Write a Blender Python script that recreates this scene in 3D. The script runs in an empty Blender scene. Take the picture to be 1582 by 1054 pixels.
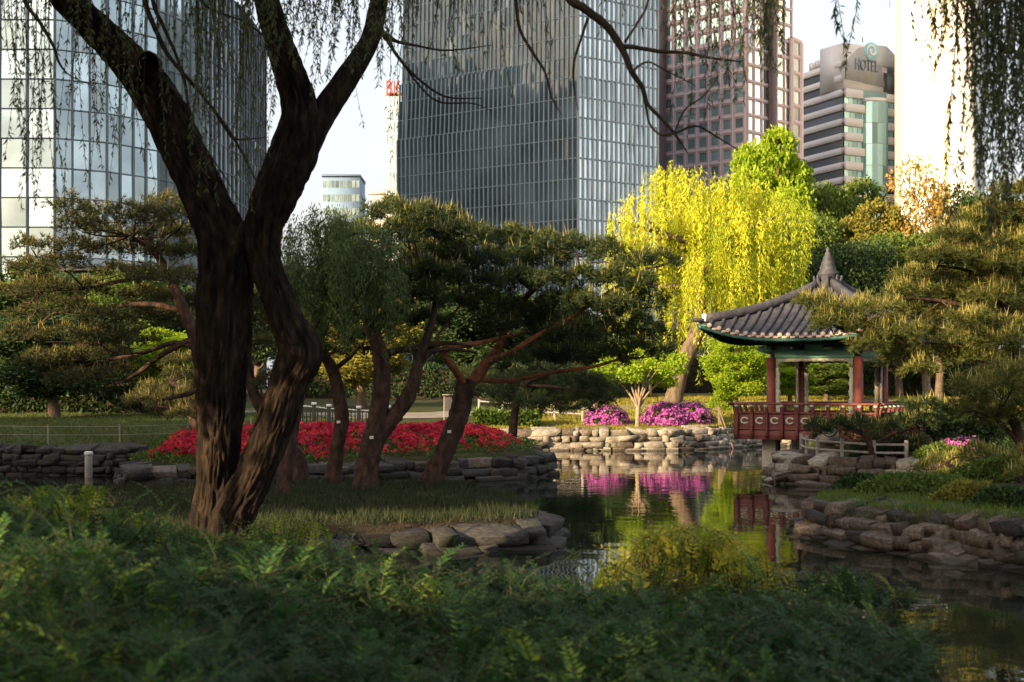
import bpy, math, random
import numpy as np
from mathutils import Vector, Matrix, noise
rng = np.random.default_rng(7)
random.seed(7)
R = math.radians

# ------------------------------------------------------------------ camera, sky, sun, exposure
FPX, HZ, CX, H = 2197.0, 600.0, 791.0, 2.6      # focal length in photo pixels, horizon row, centre column, eye height above water
scene = bpy.context.scene
cam_d = bpy.data.cameras.new('camera')
cam = bpy.data.objects.new('camera', cam_d)
scene.collection.objects.link(cam)
cam.location = (0, 0, H)
cam.rotation_euler = (R(90), 0, 0)
cam_d.sensor_width = 36
cam_d.lens = 50
cam_d.shift_y = (HZ - 527) / 1582
cam_d.clip_start = 0.1
cam_d.clip_end = 6000
cam_d.dof.use_dof = True
cam_d.dof.focus_distance = 42
cam_d.dof.aperture_fstop = 2.8
scene.camera = cam

SUN_AZ = Vector((-0.75, -0.66))                  # horizontal direction towards the sun
SUN_EL = R(14.5)
world = bpy.data.worlds.new('World')
scene.world = world
world.use_nodes = True
wn = world.node_tree.nodes
wl = world.node_tree.links
sky = wn.new('ShaderNodeTexSky')
sky.sky_type = 'NISHITA'
sky.sun_disc = False
sky.sun_elevation = SUN_EL
sky.sun_rotation = math.atan2(SUN_AZ.x, SUN_AZ.y)
sky.air_density = 1.0
sky.dust_density = 6.0
sky.ozone_density = 1.0
veil = wn.new('ShaderNodeMix')                    # thin even high cloud over the whole sky
veil.data_type = 'RGBA'
veil.inputs[0].default_value = 0.5
veil.inputs[7].default_value = (4.15, 4.05, 4.05, 1)
wl.new(sky.outputs[0], veil.inputs[6])
wl.new(veil.outputs[2], wn['Background'].inputs[0])
wn['Background'].inputs[1].default_value = 0.12
sun_d = bpy.data.lights.new('sun', 'SUN')
sun_d.energy = 5.0
sun_d.angle = R(0.5)
sun_d.color = (1.0, 0.74, 0.44)
sun = bpy.data.objects.new('sun', sun_d)
scene.collection.objects.link(sun)
to_sun = Vector((SUN_AZ.x * math.cos(SUN_EL), SUN_AZ.y * math.cos(SUN_EL), math.sin(SUN_EL))).normalized()
sun.rotation_euler = to_sun.to_track_quat('Z', 'Y').to_euler()
vs = scene.view_settings
vs.view_transform = 'Standard'
vs.look = 'None'
vs.exposure = 1.5
vs.gamma = 1
vs.use_curve_mapping = False
scene.render.engine = 'CYCLES'
scene.cycles.use_denoising = True
scene.cycles.max_bounces = 7
scene.cycles.transparent_max_bounces = 4
scene.cycles.sample_clamp_indirect = 4
scene.cycles.caustics_reflective = False
scene.cycles.caustics_refractive = False

# ------------------------------------------------------------------ helpers
COL = scene.collection
ORG = {}
PLACED = {}


def at(px, py, d):
    return np.array([(px - CX) / FPX * d, d, H - (py - HZ) / FPX * d])


def nrm(a):
    a = np.asarray(a, float)
    return a / np.maximum(np.linalg.norm(a, axis=-1, keepdims=True), 1e-9)


def thing(name, label, cat, loc=(0, 0, 0), group=None):
    o = bpy.data.objects.new(name, None)
    o.empty_display_size = 0.2
    COL.objects.link(o)
    o.location = [float(v) for v in loc]
    ORG[o] = np.array(loc, float)
    tag(o, label, cat, group)
    return o


def tag(o, label=None, cat=None, group=None, kind=None):
    if label: o['label'] = label
    if cat: o['category'] = cat
    if group: o['group'] = group
    if kind: o['kind'] = kind
    return o


def mesh_data(name, V, F, smooth=False, tint=None):
    V = np.ascontiguousarray(V, dtype=np.float32)
    me = bpy.data.meshes.new(name)
    me.vertices.add(len(V))
    me.vertices.foreach_set('co', V.ravel())
    if isinstance(F, np.ndarray):
        k = F.shape[1]
        me.loops.add(F.size)
        me.loops.foreach_set('vertex_index', F.astype(np.int32).ravel())
        me.polygons.add(len(F))
        me.polygons.foreach_set('loop_start', np.arange(len(F), dtype=np.int32) * k)
    else:
        tot = [len(f) for f in F]
        me.loops.add(sum(tot))
        me.loops.foreach_set('vertex_index', np.array([i for f in F for i in f], dtype=np.int32))
        me.polygons.add(len(F))
        st = np.concatenate([[0], np.cumsum(tot)[:-1]]).astype(np.int32)
        me.polygons.foreach_set('loop_start', st)
    if smooth:
        me.polygons.foreach_set('use_smooth', np.ones(len(F), dtype=bool))
    if tint is not None:
        a = me.attributes.new('tint', 'FLOAT', 'POINT')
        a.data.foreach_set('value', np.ascontiguousarray(tint, dtype=np.float32))
    me.update(calc_edges=True)
    return me


def link(name, me, mat, parent=None, origin=None):
    o = bpy.data.objects.new(name, me)
    COL.objects.link(o)
    if mat is not None and len(me.materials) == 0:
        for m in (mat if isinstance(mat, (list, tuple)) else [mat]):
            me.materials.append(m)
    if parent is not None:
        o.parent = parent
        ORG[o] = ORG[parent]
        if parent in PLACED:
            o.matrix_parent_inverse = PLACED[parent].inverted()
    else:
        ORG[o] = np.zeros(3) if origin is None else np.array(origin, float)
    return o


def mk(name, V, F, mat, parent=None, smooth=False, tint=None, midx=None, origin=None):
    """one mesh object; V in world metres, stored relative to the parent's base point"""
    off = ORG[parent] if parent is not None else (np.zeros(3) if origin is None else np.array(origin, float))
    me = mesh_data(name, np.asarray(V, float) - off, F, smooth, tint)
    o = link(name, me, mat, parent, origin)
    if midx is not None:
        me.polygons.foreach_set('material_index', np.asarray(midx, dtype=np.int32))
    if parent is None and origin is not None:
        o.location = [float(v) for v in origin]
    return o


CUBE_V = np.array([[x, y, z] for x in (-1, 1) for y in (-1, 1) for z in (-1, 1)], float)
CUBE_F = [[0, 1, 3, 2], [4, 6, 7, 5], [0, 4, 5, 1], [2, 3, 7, 6], [0, 2, 6, 4], [1, 5, 7, 3]]
_shared = {}


def shared(kind, mat, maker):
    k = (kind, mat.name)
    if k not in _shared:
        V, F = maker()
        me = mesh_data(kind, V, F)
        me.materials.append(mat)
        _shared[k] = me
    return _shared[k]


def bevel_cube(b=0.08):
    V, idx = [], {}
    for sx in (-1, 1):
        for sy in (-1, 1):
            for sz in (-1, 1):
                s = (sx, sy, sz)
                for ax in range(3):
                    p = [s[i] * (1 - b) for i in range(3)]
                    p[ax] = s[ax]
                    idx[(s, ax)] = len(V)
                    V.append(p)
    F = []
    for ax in range(3):
        o1, o2 = [i for i in range(3) if i != ax]
        for sg in (-1, 1):
            q = []
            for a, c in ((-1, -1), (1, -1), (1, 1), (-1, 1)):
                s = [0, 0, 0]; s[ax] = sg; s[o1] = a; s[o2] = c
                q.append(idx[(tuple(s), ax)])
            F.append(q if (sg > 0) == (ax != 1) else q[::-1])
    for ax in range(3):
        o1, o2 = [i for i in range(3) if i != ax]
        for a in (-1, 1):
            for c in (-1, 1):
                s0 = [0, 0, 0]; s1 = [0, 0, 0]
                s0[ax] = -1; s1[ax] = 1; s0[o1] = s1[o1] = a; s0[o2] = s1[o2] = c
                F.append([idx[(tuple(s0), o1)], idx[(tuple(s1), o1)], idx[(tuple(s1), o2)], idx[(tuple(s0), o2)]])
    for s in set(k[0] for k in idx):
        F.append([idx[(s, 0)], idx[(s, 1)], idx[(s, 2)]])
    V = np.array(V, float)
    # orient faces outward
    out = []
    for f in F:
        p = V[f]
        n = np.cross(p[1] - p[0], p[2] - p[0])
        out.append(f if np.dot(n, p.mean(0)) > 0 else f[::-1])
    return V, out


def place(name, me, parent, c, ux, uy, uz):
    """an object of shared mesh data with half-axes ux, uy, uz about world point c"""
    o = bpy.data.objects.new(name, me)
    COL.objects.link(o)
    off = np.zeros(3)
    if parent is not None:
        o.parent = parent
        off = ORG[parent]
    ORG[o] = off
    c = np.asarray(c, float) - off
    M = Matrix(((ux[0], uy[0], uz[0], c[0]), (ux[1], uy[1], uz[1], c[1]), (ux[2], uy[2], uz[2], c[2]), (0, 0, 0, 1)))
    if parent in PLACED:
        o.matrix_parent_inverse = PLACED[parent].inverted()
    o.matrix_basis = M
    PLACED[o] = M
    return o


def boxo(name, parent, mat, c, ux, uy, uz, bev=None):
    me = shared('box', mat, lambda: (CUBE_V, CUBE_F)) if not bev else shared('bevel_box', mat, lambda: bevel_cube(bev))
    return place(name, me, parent, c, ux, uy, uz)


def boxv(c, ux, uy, uz):
    c, ux, uy, uz = [np.asarray(v, float) for v in (c, ux, uy, uz)]
    V = np.array([c + a * ux + b * uy + d * uz for a in (-1, 1) for b in (-1, 1) for d in (-1, 1)])
    F = np.array(CUBE_F)
    if np.dot(np.cross(ux, uy), uz) < 0:
        F = F[:, ::-1]
    return V, F


def join(parts):
    Vs, Fs, n = [], [], 0
    for V, F in parts:
        V = np.asarray(V, float)
        Vs.append(V)
        if isinstance(F, np.ndarray):
            Fs.append(F + n)
        else:
            Fs.append([[i + n for i in f] for f in F])
        n += len(V)
    V = np.concatenate(Vs)
    if all(isinstance(f, np.ndarray) for f in Fs) and len({f.shape[1] for f in Fs}) == 1:
        return V, np.concatenate(Fs)
    out = []
    for f in Fs:
        out += f.tolist() if isinstance(f, np.ndarray) else f
    return V, out


def catmull(P, n):
    P = np.asarray(P, float)
    if len(P) == 2:
        t = np.linspace(0, 1, n)[:, None]
        return P[0] * (1 - t) + P[1] * t
    Q = np.vstack([2 * P[0] - P[1], P, 2 * P[-1] - P[-2]])
    seg = len(P) - 1
    ts = np.linspace(0, seg, n)
    i = np.minimum(ts.astype(int), seg - 1)
    t = (ts - i)[:, None]
    p0, p1, p2, p3 = Q[i], Q[i + 1], Q[i + 2], Q[i + 3]
    return 0.5 * (2 * p1 + (p2 - p0) * t + (2 * p0 - 5 * p1 + 4 * p2 - p3) * t ** 2 + (3 * p1 - p0 - 3 * p2 + p3) * t ** 3)


def tube(P, rad, rings=12, seg=8, rough=0.0, flare=0):
    """tapering tube along points P (world) with radii rad; quads (end caps closed by tiny radii)"""
    A = catmull(np.column_stack([np.asarray(P, float), np.asarray(rad, float)]), rings)
    C, r = A[:, :3], np.maximum(A[:, 3], 0.002)
    T = nrm(np.gradient(C, axis=0))
    ref = np.array([0.13, 0.97, 0.2])
    X = nrm(np.cross(T, ref))
    Y = np.cross(T, X)
    a = np.linspace(0, 2 * np.pi, seg, endpoint=False)
    rr = r[:, None] * (1 + rough * rng.normal(size=(rings, seg)))
    V = C[:, None, :] + rr[..., None] * (np.cos(a)[None, :, None] * X[:, None, :] + np.sin(a)[None, :, None] * Y[:, None, :])
    V = V.reshape(-1, 3)
    i = np.arange(rings - 1)[:, None] * seg
    j = np.arange(seg)[None, :]
    k = (j + 1) % seg
    F = np.stack([i + j, i + k, i + seg + k, i + seg + j], -1).reshape(-1, 4)
    # caps as degenerate-free fans: add centre points
    return V, F


def leaves(base, d, side, L, W):
    base, d, side = np.asarray(base), nrm(d), nrm(side)
    L = np.broadcast_to(np.asarray(L, float), (len(base),))[:, None]
    W = np.broadcast_to(np.asarray(W, float), (len(base),))[:, None]
    V = np.stack([base, base + 0.45 * L * d + 0.5 * W * side, base + L * d, base + 0.45 * L * d - 0.5 * W * side], 1).reshape(-1, 3)
    F = np.arange(len(base) * 4).reshape(-1, 4)
    return V, F


def rand_dir(n):
    return nrm(rng.normal(size=(n, 3)))


def perp(d):
    return nrm(np.cross(d, rand_dir(len(d))))


# ------------------------------------------------------------------ materials
def new_mat(name):
    m = bpy.data.materials.new(name)
    m.use_nodes = True
    nt = m.node_tree
    return m, nt, nt.nodes['Principled BSDF'], nt.nodes['Material Output']


def surf(name, cols, scale=4.0, rough=0.8, bump=0.3, bscale=None, detail=6, spec=0.3, metallic=0.0, stretch=(1, 1, 1), coords='Object', dist=0.02):
    """noise between two or three colours, with fine relief"""
    m, nt, bs, out = new_mat(name)
    N, Lk = nt.nodes, nt.links
    tc = N.new('ShaderNodeTexCoord')
    mp = N.new('ShaderNodeMapping')
    mp.inputs['Scale'].default_value = stretch
    Lk.new(tc.outputs[coords], mp.inputs[0])
    nz = N.new('ShaderNodeTexNoise')
    nz.inputs['Scale'].default_value = scale
    nz.inputs['Detail'].default_value = detail
    nz.inputs['Roughness'].default_value = 0.6
    Lk.new(mp.outputs[0], nz.inputs[0])
    cr = N.new('ShaderNodeValToRGB')
    e = cr.color_ramp.elements
    pos = np.linspace(0.32, 0.68, len(cols))
    e[0].position, e[0].color = pos[0], (*cols[0], 1)
    e[1].position, e[1].color = pos[-1], (*cols[-1], 1)
    for c, p in zip(cols[1:-1], pos[1:-1]):
        x = e.new(p)
        x.color = (*c, 1)
    Lk.new(nz.outputs[0], cr.inputs[0])
    Lk.new(cr.outputs[0], bs.inputs['Base Color'])
    bs.inputs['Roughness'].default_value = rough
    bs.inputs['Specular IOR Level'].default_value = spec
    bs.inputs['Metallic'].default_value = metallic
    if bump:
        n2 = N.new('ShaderNodeTexNoise')
        n2.inputs['Scale'].default_value = bscale or scale * 4
        n2.inputs['Detail'].default_value = 8
        Lk.new(mp.outputs[0], n2.inputs[0])
        b = N.new('ShaderNodeBump')
        b.inputs['Strength'].default_value = bump
        b.inputs['Distance'].default_value = dist
        Lk.new(n2.outputs[0], b.inputs['Height'])
        Lk.new(b.outputs[0], bs.inputs['Normal'])
    return m


def leafmat(name, c0, c1, c2=None, transl=0.35, rough=0.6, gloss=0.25):
    """leaf: colour picked by the per-leaf tint attribute, part of the light passes through"""
    m, nt, bs, out = new_mat(name)
    N, Lk = nt.nodes, nt.links
    at_ = N.new('ShaderNodeAttribute')
    at_.attribute_name = 'tint'
    cr = N.new('ShaderNodeValToRGB')
    e = cr.color_ramp.elements
    e[0].position, e[0].color = 0, (*c0, 1)
    e[1].position, e[1].color = 1, (*(c2 or c1), 1)
    if c2:
        x = e.new(0.55)
        x.color = (*c1, 1)
    Lk.new(at_.outputs['Fac'], cr.inputs[0])
    Lk.new(cr.outputs[0], bs.inputs['Base Color'])
    bs.inputs['Roughness'].default_value = rough
    bs.inputs['Specular IOR Level'].default_value = gloss
    tr = N.new('ShaderNodeBsdfTranslucent')
    Lk.new(cr.outputs[0], tr.inputs['Color'])
    mx = N.new('ShaderNodeMixShader')
    mx.inputs[0].default_value = transl
    Lk.new(bs.outputs[0], mx.inputs[1])
    Lk.new(tr.outputs[0], mx.inputs[2])
    Lk.new(mx.outputs[0], out.inputs[0])
    return m


def glassmat(name, col, metallic=0.75, rough=0.08, vary=0.35):
    """coated curtain-wall glass, each pane a little different"""
    m, nt, bs, out = new_mat(name)
    N, Lk = nt.nodes, nt.links
    tc = N.new('ShaderNodeNewGeometry')
    nz = N.new('ShaderNodeTexNoise')
    nz.inputs['Scale'].default_value = 0.12
    nz.inputs['Detail'].default_value = 5
    Lk.new(tc.outputs['Position'], nz.inputs[0])
    cr = N.new('ShaderNodeValToRGB')
    cr.color_ramp.elements[0].position = 0.35
    cr.color_ramp.elements[1].position = 0.65
    cr.color_ramp.elements[0].color = (*[c * (1 - vary) for c in col], 1)
    cr.color_ramp.elements[1].color = (*[min(1, c * (1 + vary)) for c in col], 1)
    Lk.new(nz.outputs[0], cr.inputs[0])
    oi = N.new('ShaderNodeObjectInfo')
    mr = N.new('ShaderNodeMapRange')
    mr.inputs[3].default_value = 0.62
    mr.inputs[4].default_value = 1.3
    Lk.new(oi.outputs['Random'], mr.inputs[0])
    mm = N.new('ShaderNodeMix')
    mm.data_type = 'RGBA'
    mm.blend_type = 'MULTIPLY'
    mm.inputs[0].default_value = 1
    Lk.new(cr.outputs[0], mm.inputs[6])
    Lk.new(mr.outputs[0], mm.inputs[7])
    Lk.new(mm.outputs[2], bs.inputs['Base Color'])
    bs.inputs['Metallic'].default_value = metallic
    bs.inputs['Roughness'].default_value = rough
    return m


M = {}
M['bark'] = surf('bark_willow', [(0.007, 0.006, 0.005), (0.018, 0.013, 0.010), (0.048, 0.032, 0.020)], 9, 0.95, 0.9, 30, spec=0.1, stretch=(1, 1, 0.3), dist=0.03)
M['twig'] = surf('bark_twig', [(0.02, 0.016, 0.012), (0.05, 0.038, 0.026)], 12, 0.9, 0.4, spec=0.1)
M['stem'] = surf('shrub_stem', [(0.035, 0.03, 0.014), (0.06, 0.07, 0.024)], 12, 0.8, 0)
M['pinebark'] = surf('bark_pine', [(0.022, 0.016, 0.014), (0.055, 0.035, 0.027), (0.10, 0.06, 0.042)], 7, 0.95, 1.0, 22, spec=0.08, stretch=(1, 1, 0.5), dist=0.03)
M['pinered'] = surf('bark_pine_red', [(0.10, 0.04, 0.022), (0.2, 0.08, 0.04), (0.3, 0.13, 0.065)], 6, 0.9, 0.6, 24, spec=0.1, dist=0.015)
M['treebark'] = surf('bark_tree', [(0.06, 0.045, 0.032), (0.16, 0.12, 0.085)], 6, 0.95, 0.7, 20, spec=0.1, stretch=(1, 1, 0.3))
M['lightbark'] = surf('bark_pale', [(0.16, 0.12, 0.085), (0.34, 0.27, 0.19)], 8, 0.9, 0.4, 24, spec=0.1)
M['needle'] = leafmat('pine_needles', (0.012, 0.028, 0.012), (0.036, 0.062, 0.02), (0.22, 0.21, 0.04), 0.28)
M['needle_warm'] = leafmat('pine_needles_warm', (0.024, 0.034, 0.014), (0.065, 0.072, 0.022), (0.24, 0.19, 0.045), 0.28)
M['needle_lit'] = leafmat('pine_needles_lit', (0.03, 0.05, 0.016), (0.125, 0.145, 0.032), (0.42, 0.36, 0.07), 0.32)  # brighter copy of the needles, sunlight put into the colour
M['candle'] = leafmat('pine_shoots', (0.34, 0.31, 0.09), (0.55, 0.47, 0.16), None, 0.25)
M['willow_dark'] = leafmat('willow_leaves', (0.035, 0.058, 0.026), (0.09, 0.115, 0.042), (0.19, 0.19, 0.055), 0.45)
M['willow_yellow'] = leafmat('willow_leaves_yellow', (0.17, 0.26, 0.02), (0.50, 0.53, 0.03), (0.80, 0.74, 0.06), 0.5)
M['leaf_dark'] = leafmat('leaves_dark', (0.015, 0.035, 0.012), (0.035, 0.07, 0.02), (0.07, 0.11, 0.025), 0.3)
M['leaf_mid'] = leafmat('leaves_mid', (0.04, 0.08, 0.016), (0.095, 0.15, 0.022), (0.18, 0.22, 0.035), 0.38)
M['leaf_soft'] = leafmat('leaves_soft_green', (0.045, 0.08, 0.03), (0.09, 0.14, 0.045), (0.17, 0.21, 0.06), 0.45)
M['leaf_bright'] = leafmat('leaves_bright', (0.14, 0.24, 0.015), (0.28, 0.40, 0.02), (0.42, 0.5, 0.03), 0.5)
M['leaf_olive'] = leafmat('leaves_olive', (0.10, 0.10, 0.02), (0.2, 0.19, 0.03), (0.3, 0.26, 0.04), 0.4)
M['leaf_orange'] = leafmat('leaves_orange', (0.22, 0.13, 0.03), (0.38, 0.24, 0.05), (0.5, 0.36, 0.08), 0.4)
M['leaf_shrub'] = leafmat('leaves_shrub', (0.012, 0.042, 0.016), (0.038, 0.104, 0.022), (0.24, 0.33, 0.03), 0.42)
M['leaf_shrub_lit'] = leafmat('leaves_shrub_sunlit', (0.07, 0.13, 0.018), (0.20, 0.27, 0.025), (0.45, 0.38, 0.04), 0.45)  # yellow-green shrub leaves with sunlight put into the colour
M['leaf_brown'] = leafmat('leaves_brown', (0.06, 0.045, 0.02), (0.14, 0.09, 0.035), (0.22, 0.12, 0.05), 0.3)
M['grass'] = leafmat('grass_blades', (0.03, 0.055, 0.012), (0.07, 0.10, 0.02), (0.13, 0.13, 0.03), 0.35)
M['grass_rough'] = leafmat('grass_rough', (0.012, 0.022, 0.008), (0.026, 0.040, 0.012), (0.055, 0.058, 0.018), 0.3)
M['grass_lit'] = leafmat('grass_blades_sunlit', (0.14, 0.15, 0.02), (0.26, 0.23, 0.03), (0.36, 0.28, 0.04), 0.35)  # lit copy of the grass, warm sun put into the blade colour
M['red_petal'] = leafmat('petals_red', (0.22, 0.006, 0.022), (0.50, 0.014, 0.045), (0.74, 0.06, 0.05), 0.35)
M['pink_petal'] = leafmat('petals_purple', (0.34, 0.05, 0.30), (0.56, 0.11, 0.48), (0.72, 0.22, 0.58), 0.3)
M['stone'] = surf('stone', [(0.15, 0.135, 0.12), (0.30, 0.265, 0.22), (0.46, 0.40, 0.32)], 3.5, 0.9, 0.6, 14, spec=0.2, dist=0.04)
M['stone2'] = surf('stone_brown', [(0.055, 0.045, 0.04), (0.12, 0.095, 0.078), (0.2, 0.155, 0.12)], 3.0, 0.9, 0.6, 16, spec=0.2, dist=0.04)
M['stone3'] = surf('stone_dark', [(0.02, 0.02, 0.021), (0.045, 0.043, 0.04), (0.085, 0.078, 0.068)], 4.0, 0.9, 0.6, 16, spec=0.25, dist=0.04)
M['roof_tile'] = surf('roof_tile', [(0.022, 0.024, 0.032), (0.042, 0.043, 0.053), (0.075, 0.072, 0.08)], 5, 0.7, 0.4, 25, spec=0.35)
M['tile_end'] = surf('tile_end', [(0.28, 0.22, 0.19), (0.42, 0.33, 0.28)], 8, 0.8, 0.3, spec=0.3)
M['plaster'] = surf('plaster_white', [(0.62, 0.58, 0.52), (0.78, 0.74, 0.68)], 6, 0.85, 0.2)
M['red_wood'] = surf('red_paint', [(0.12, 0.028, 0.022), (0.20, 0.05, 0.036), (0.27, 0.085, 0.06)], 4, 0.6, 0.25, 18, spec=0.35, stretch=(1, 1, 0.4))
M['red_shaded'] = surf('red_paint_shaded', [(0.07, 0.018, 0.016), (0.12, 0.03, 0.025), (0.16, 0.045, 0.036)], 4, 0.6, 0.25, 18, spec=0.35, stretch=(1, 1, 0.4))  # darker copy of the red paint, railing shade put into the colour
M['green_paint'] = surf('green_paint', [(0.07, 0.22, 0.17), (0.14, 0.36, 0.28), (0.32, 0.46, 0.36)], 11, 0.6, 0.2, 20, spec=0.3)
M['dark_green'] = surf('dark_green_paint', [(0.012, 0.05, 0.045), (0.03, 0.10, 0.085)], 6, 0.7, 0.2)
M['pale_trim'] = surf('pale_trim', [(0.14, 0.26, 0.21), (0.42, 0.42, 0.34), (0.55, 0.52, 0.43)], 16, 0.7, 0.2)
M['concrete'] = surf('concrete', [(0.28, 0.26, 0.24), (0.42, 0.39, 0.35)], 3, 0.9, 0.3, 30)
M['wood'] = surf('weathered_wood', [(0.11, 0.08, 0.055), (0.22, 0.16, 0.11)], 5, 0.85, 0.4, 30, stretch=(1, 1, 0.2))
M['greywood'] = surf('grey_wood', [(0.2, 0.18, 0.16), (0.36, 0.33, 0.3)], 5, 0.85, 0.4, 30)
M['white_paint'] = surf('white_paint', [(0.6, 0.58, 0.56), (0.76, 0.74, 0.72)], 5, 0.6, 0.15)
M['dark_metal'] = surf('dark_metal', [(0.03, 0.03, 0.033), (0.06, 0.058, 0.06)], 5, 0.6, 0.15)
# far buildings
M['glass_front'] = glassmat('curtain_glass_blue', (0.045, 0.068, 0.085), 0.06, 0.06, 0.5)  # dim reflections of the shaded sides put into the glass colour
M['glass_left'] = glassmat('curtain_glass_pale', (0.47, 0.57, 0.60), 0.8, 0.1, 0.22)  # same kind of glass, pale sky reflection put into the colour
M['glass_right'] = glassmat('curtain_glass_bright', (0.74, 0.82, 0.85), 0.85, 0.08, 0.15)  # right-facing copy, bright sky reflection put into the colour
M['glass_win'] = glassmat('window_glass', (0.42, 0.55, 0.56), 0.7, 0.08, 0.4)
M['glass_teal'] = glassmat('teal_glass', (0.36, 0.58, 0.6), 0.5, 0.15, 0.12)
M['glass_dark'] = glassmat('dark_band_glass', (0.045, 0.05, 0.065), 0.3, 0.15, 0.25)
M['mull_pale'] = surf('mullion_pale', [(0.22, 0.28, 0.32), (0.3, 0.37, 0.41)], 0.3, 0.5, 0)
M['mull_dark'] = surf('mullion_dark', [(0.07, 0.085, 0.095), (0.11, 0.13, 0.14)], 0.3, 0.5, 0)
M['mull_mid'] = surf('mullion_mid', [(0.13, 0.165, 0.18), (0.18, 0.22, 0.235)], 0.3, 0.5, 0)
M['mauve'] = surf('mauve_cladding', [(0.36, 0.27, 0.295), (0.42, 0.32, 0.345)], 0.12, 0.75, 0)
M['mauve_dark'] = surf('mauve_dark_stone', [(0.10, 0.07, 0.085), (0.14, 0.10, 0.11)], 0.12, 0.75, 0)
M['mauve_light'] = surf('mauve_frame', [(0.5, 0.41, 0.43), (0.58, 0.48, 0.495)], 0.12, 0.75, 0)
M['cladding'] = surf('pale_cladding', [(0.52, 0.51, 0.53), (0.62, 0.61, 0.63)], 0.1, 0.8, 0)
M['roof_grey'] = surf('metal_roof', [(0.27, 0.275, 0.28), (0.37, 0.375, 0.38)], 0.2, 0.6, 0)
M['white_tower'] = surf('white_tower', [(0.80, 0.79, 0.76), (0.86, 0.85, 0.82)], 0.05, 0.6, 0)
M['peach'] = surf('peach_strip', [(0.72, 0.55, 0.36), (0.8, 0.62, 0.42)], 0.1, 0.7, 0)
M['sign_red'] = surf('sign_red', [(0.6, 0.05, 0.02), (0.7, 0.08, 0.03)], 0.5, 0.5, 0)
M['sign_blue'] = surf('sign_blue', [(0.16, 0.36, 0.45), (0.3, 0.52, 0.6)], 0.35, 0.5, 0)
M['letter_grey'] = surf('letter_grey', [(0.09, 0.12, 0.16), (0.13, 0.17, 0.21)], 0.5, 0.5, 0)

# ------------------------------------------------------------------ pond outline and terrain
POND = np.array([(14, 3), (4.2, 5.0), (2.9, 7.4), (2.35, 9.6), (2.0, 11.4), (0.9, 12.6), (-1, 15.2), (-2.4, 18), (-3.0, 20.2), (-2.5, 21.7), (-0.8, 22.5), (0.5, 22.9),
                 (0.85, 24.5), (0.65, 27), (0.1, 30), (-1.4, 32.8), (-4, 33.4), (-8, 31.5), (-12, 29), (-22, 26.5), (-25, 35), (-22, 43.2), (-15, 42.6), (-10.9, 42.3),
                 (-10.7, 38.4), (-9.6, 34.9), (-8, 35.3), (-3, 38.3), (0.4, 40.6), (1.3, 42.5), (1.2, 45), (0.3, 50), (-1.3, 57), (-0.3, 58.9), (2.2, 59.1), (4.6, 58.7),
                 (6.9, 59.1), (8.8, 60.6), (11, 63.4), (13, 64), (13.4, 56), (12.2, 50), (10.2, 45), (8.2, 41.8), (7.2, 40.2), (7.15, 39), (8.6, 37.2), (10.6, 36.5), (13.5, 34.8), (13.2, 32.4),
                 (9.2, 30.8), (7.2, 28.8), (5.4, 26.9), (4.9, 25.0), (5.6, 23.1), (7.0, 20.6), (9, 18.9), (14, 16.5), (16.5, 10)], float)


def sdist(x, y):
    """signed distance to the pond edge, positive on land"""
    P = np.stack([np.ravel(x), np.ravel(y)], -1).astype(float)
    res = np.empty(len(P))
    A, B = POND, np.roll(POND, -1, 0)
    E = B - A
    EE = (E * E).sum(1)
    dy = np.where(np.abs(E[:, 1]) < 1e-9, 1e-9, E[:, 1])
    for i in range(0, len(P), 20000):
        Q = P[i:i + 20000]
        dx_, dy_ = Q[:, 0:1] - A[None, :, 0], Q[:, 1:2] - A[None, :, 1]
        t = np.clip((dx_ * E[:, 0] + dy_ * E[:, 1]) / EE, 0, 1)
        d = np.sqrt(((dx_ - t * E[:, 0]) ** 2 + (dy_ - t * E[:, 1]) ** 2).min(1))
        c = (A[None, :, 1] > Q[:, 1:2]) != (B[None, :, 1] > Q[:, 1:2])
        xi = E[:, 0] * dy_ / dy + A[:, 0]
        ins = ((c & (Q[:, 0:1] < xi)).sum(1) % 2).astype(bool)
        res[i:i + 20000] = np.where(ins, -d, d)
    return res.reshape(np.shape(x))


HY = [-400, 0, 10, 15, 19, 24, 30, 34, 38, 43, 52, 60, 68, 80, 95, 200, 3000]
HZZ = [1.3, 1.05, 0.95, 0.72, 0.58, 0.44, 0.42, 0.46, 0.62, 0.82, 0.88, 0.9, 1.4, 1.95, 2.25, 2.35, 2.4]


def bumps(x, y):
    return 0.5 * np.sin(x * 1.3 + 0.7 * np.sin(y * 0.9)) * np.sin(y * 1.1 + 1.7) + 0.3 * np.sin(x * 2.9 + y * 1.7) + 0.2 * np.sin(x * 5.1 - y * 4.3)


def ground_z(x, y):
    x, y = np.asarray(x, float), np.asarray(y, float)
    s = sdist(x, y)
    b = np.interp(y, HY, HZZ)
    lawn = np.clip((-x - 6) / 6, 0, 1) * np.clip((y - 43.5) / 12, 0, 1) * np.clip((70 - y) / 10, 0, 1)
    b = b + 0.2 * np.clip((x - 3.5) / 1.5, 0, 1) * np.clip((y - 15) / 3, 0, 1) * np.clip((33 - y) / 3, 0, 1)
    b = b + 0.42 * lawn                                    # the rising lawn on the far side
    bed = np.exp(-(((x + 4.4) / 5.6) ** 4 + ((y - 41.5) / 3.6) ** 2)) * np.clip((s - 0.5) / 2.5, 0, 1)
    b = b + 0.28 * bed
    b = b + 0.045 * bumps(x, y) * np.clip(s, 0, 1)
    t = np.clip((s - 0.02) / 0.42, 0, 1)
    t = t * t * (3 - 2 * t)
    return -0.9 + (b + 0.9) * t


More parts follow.
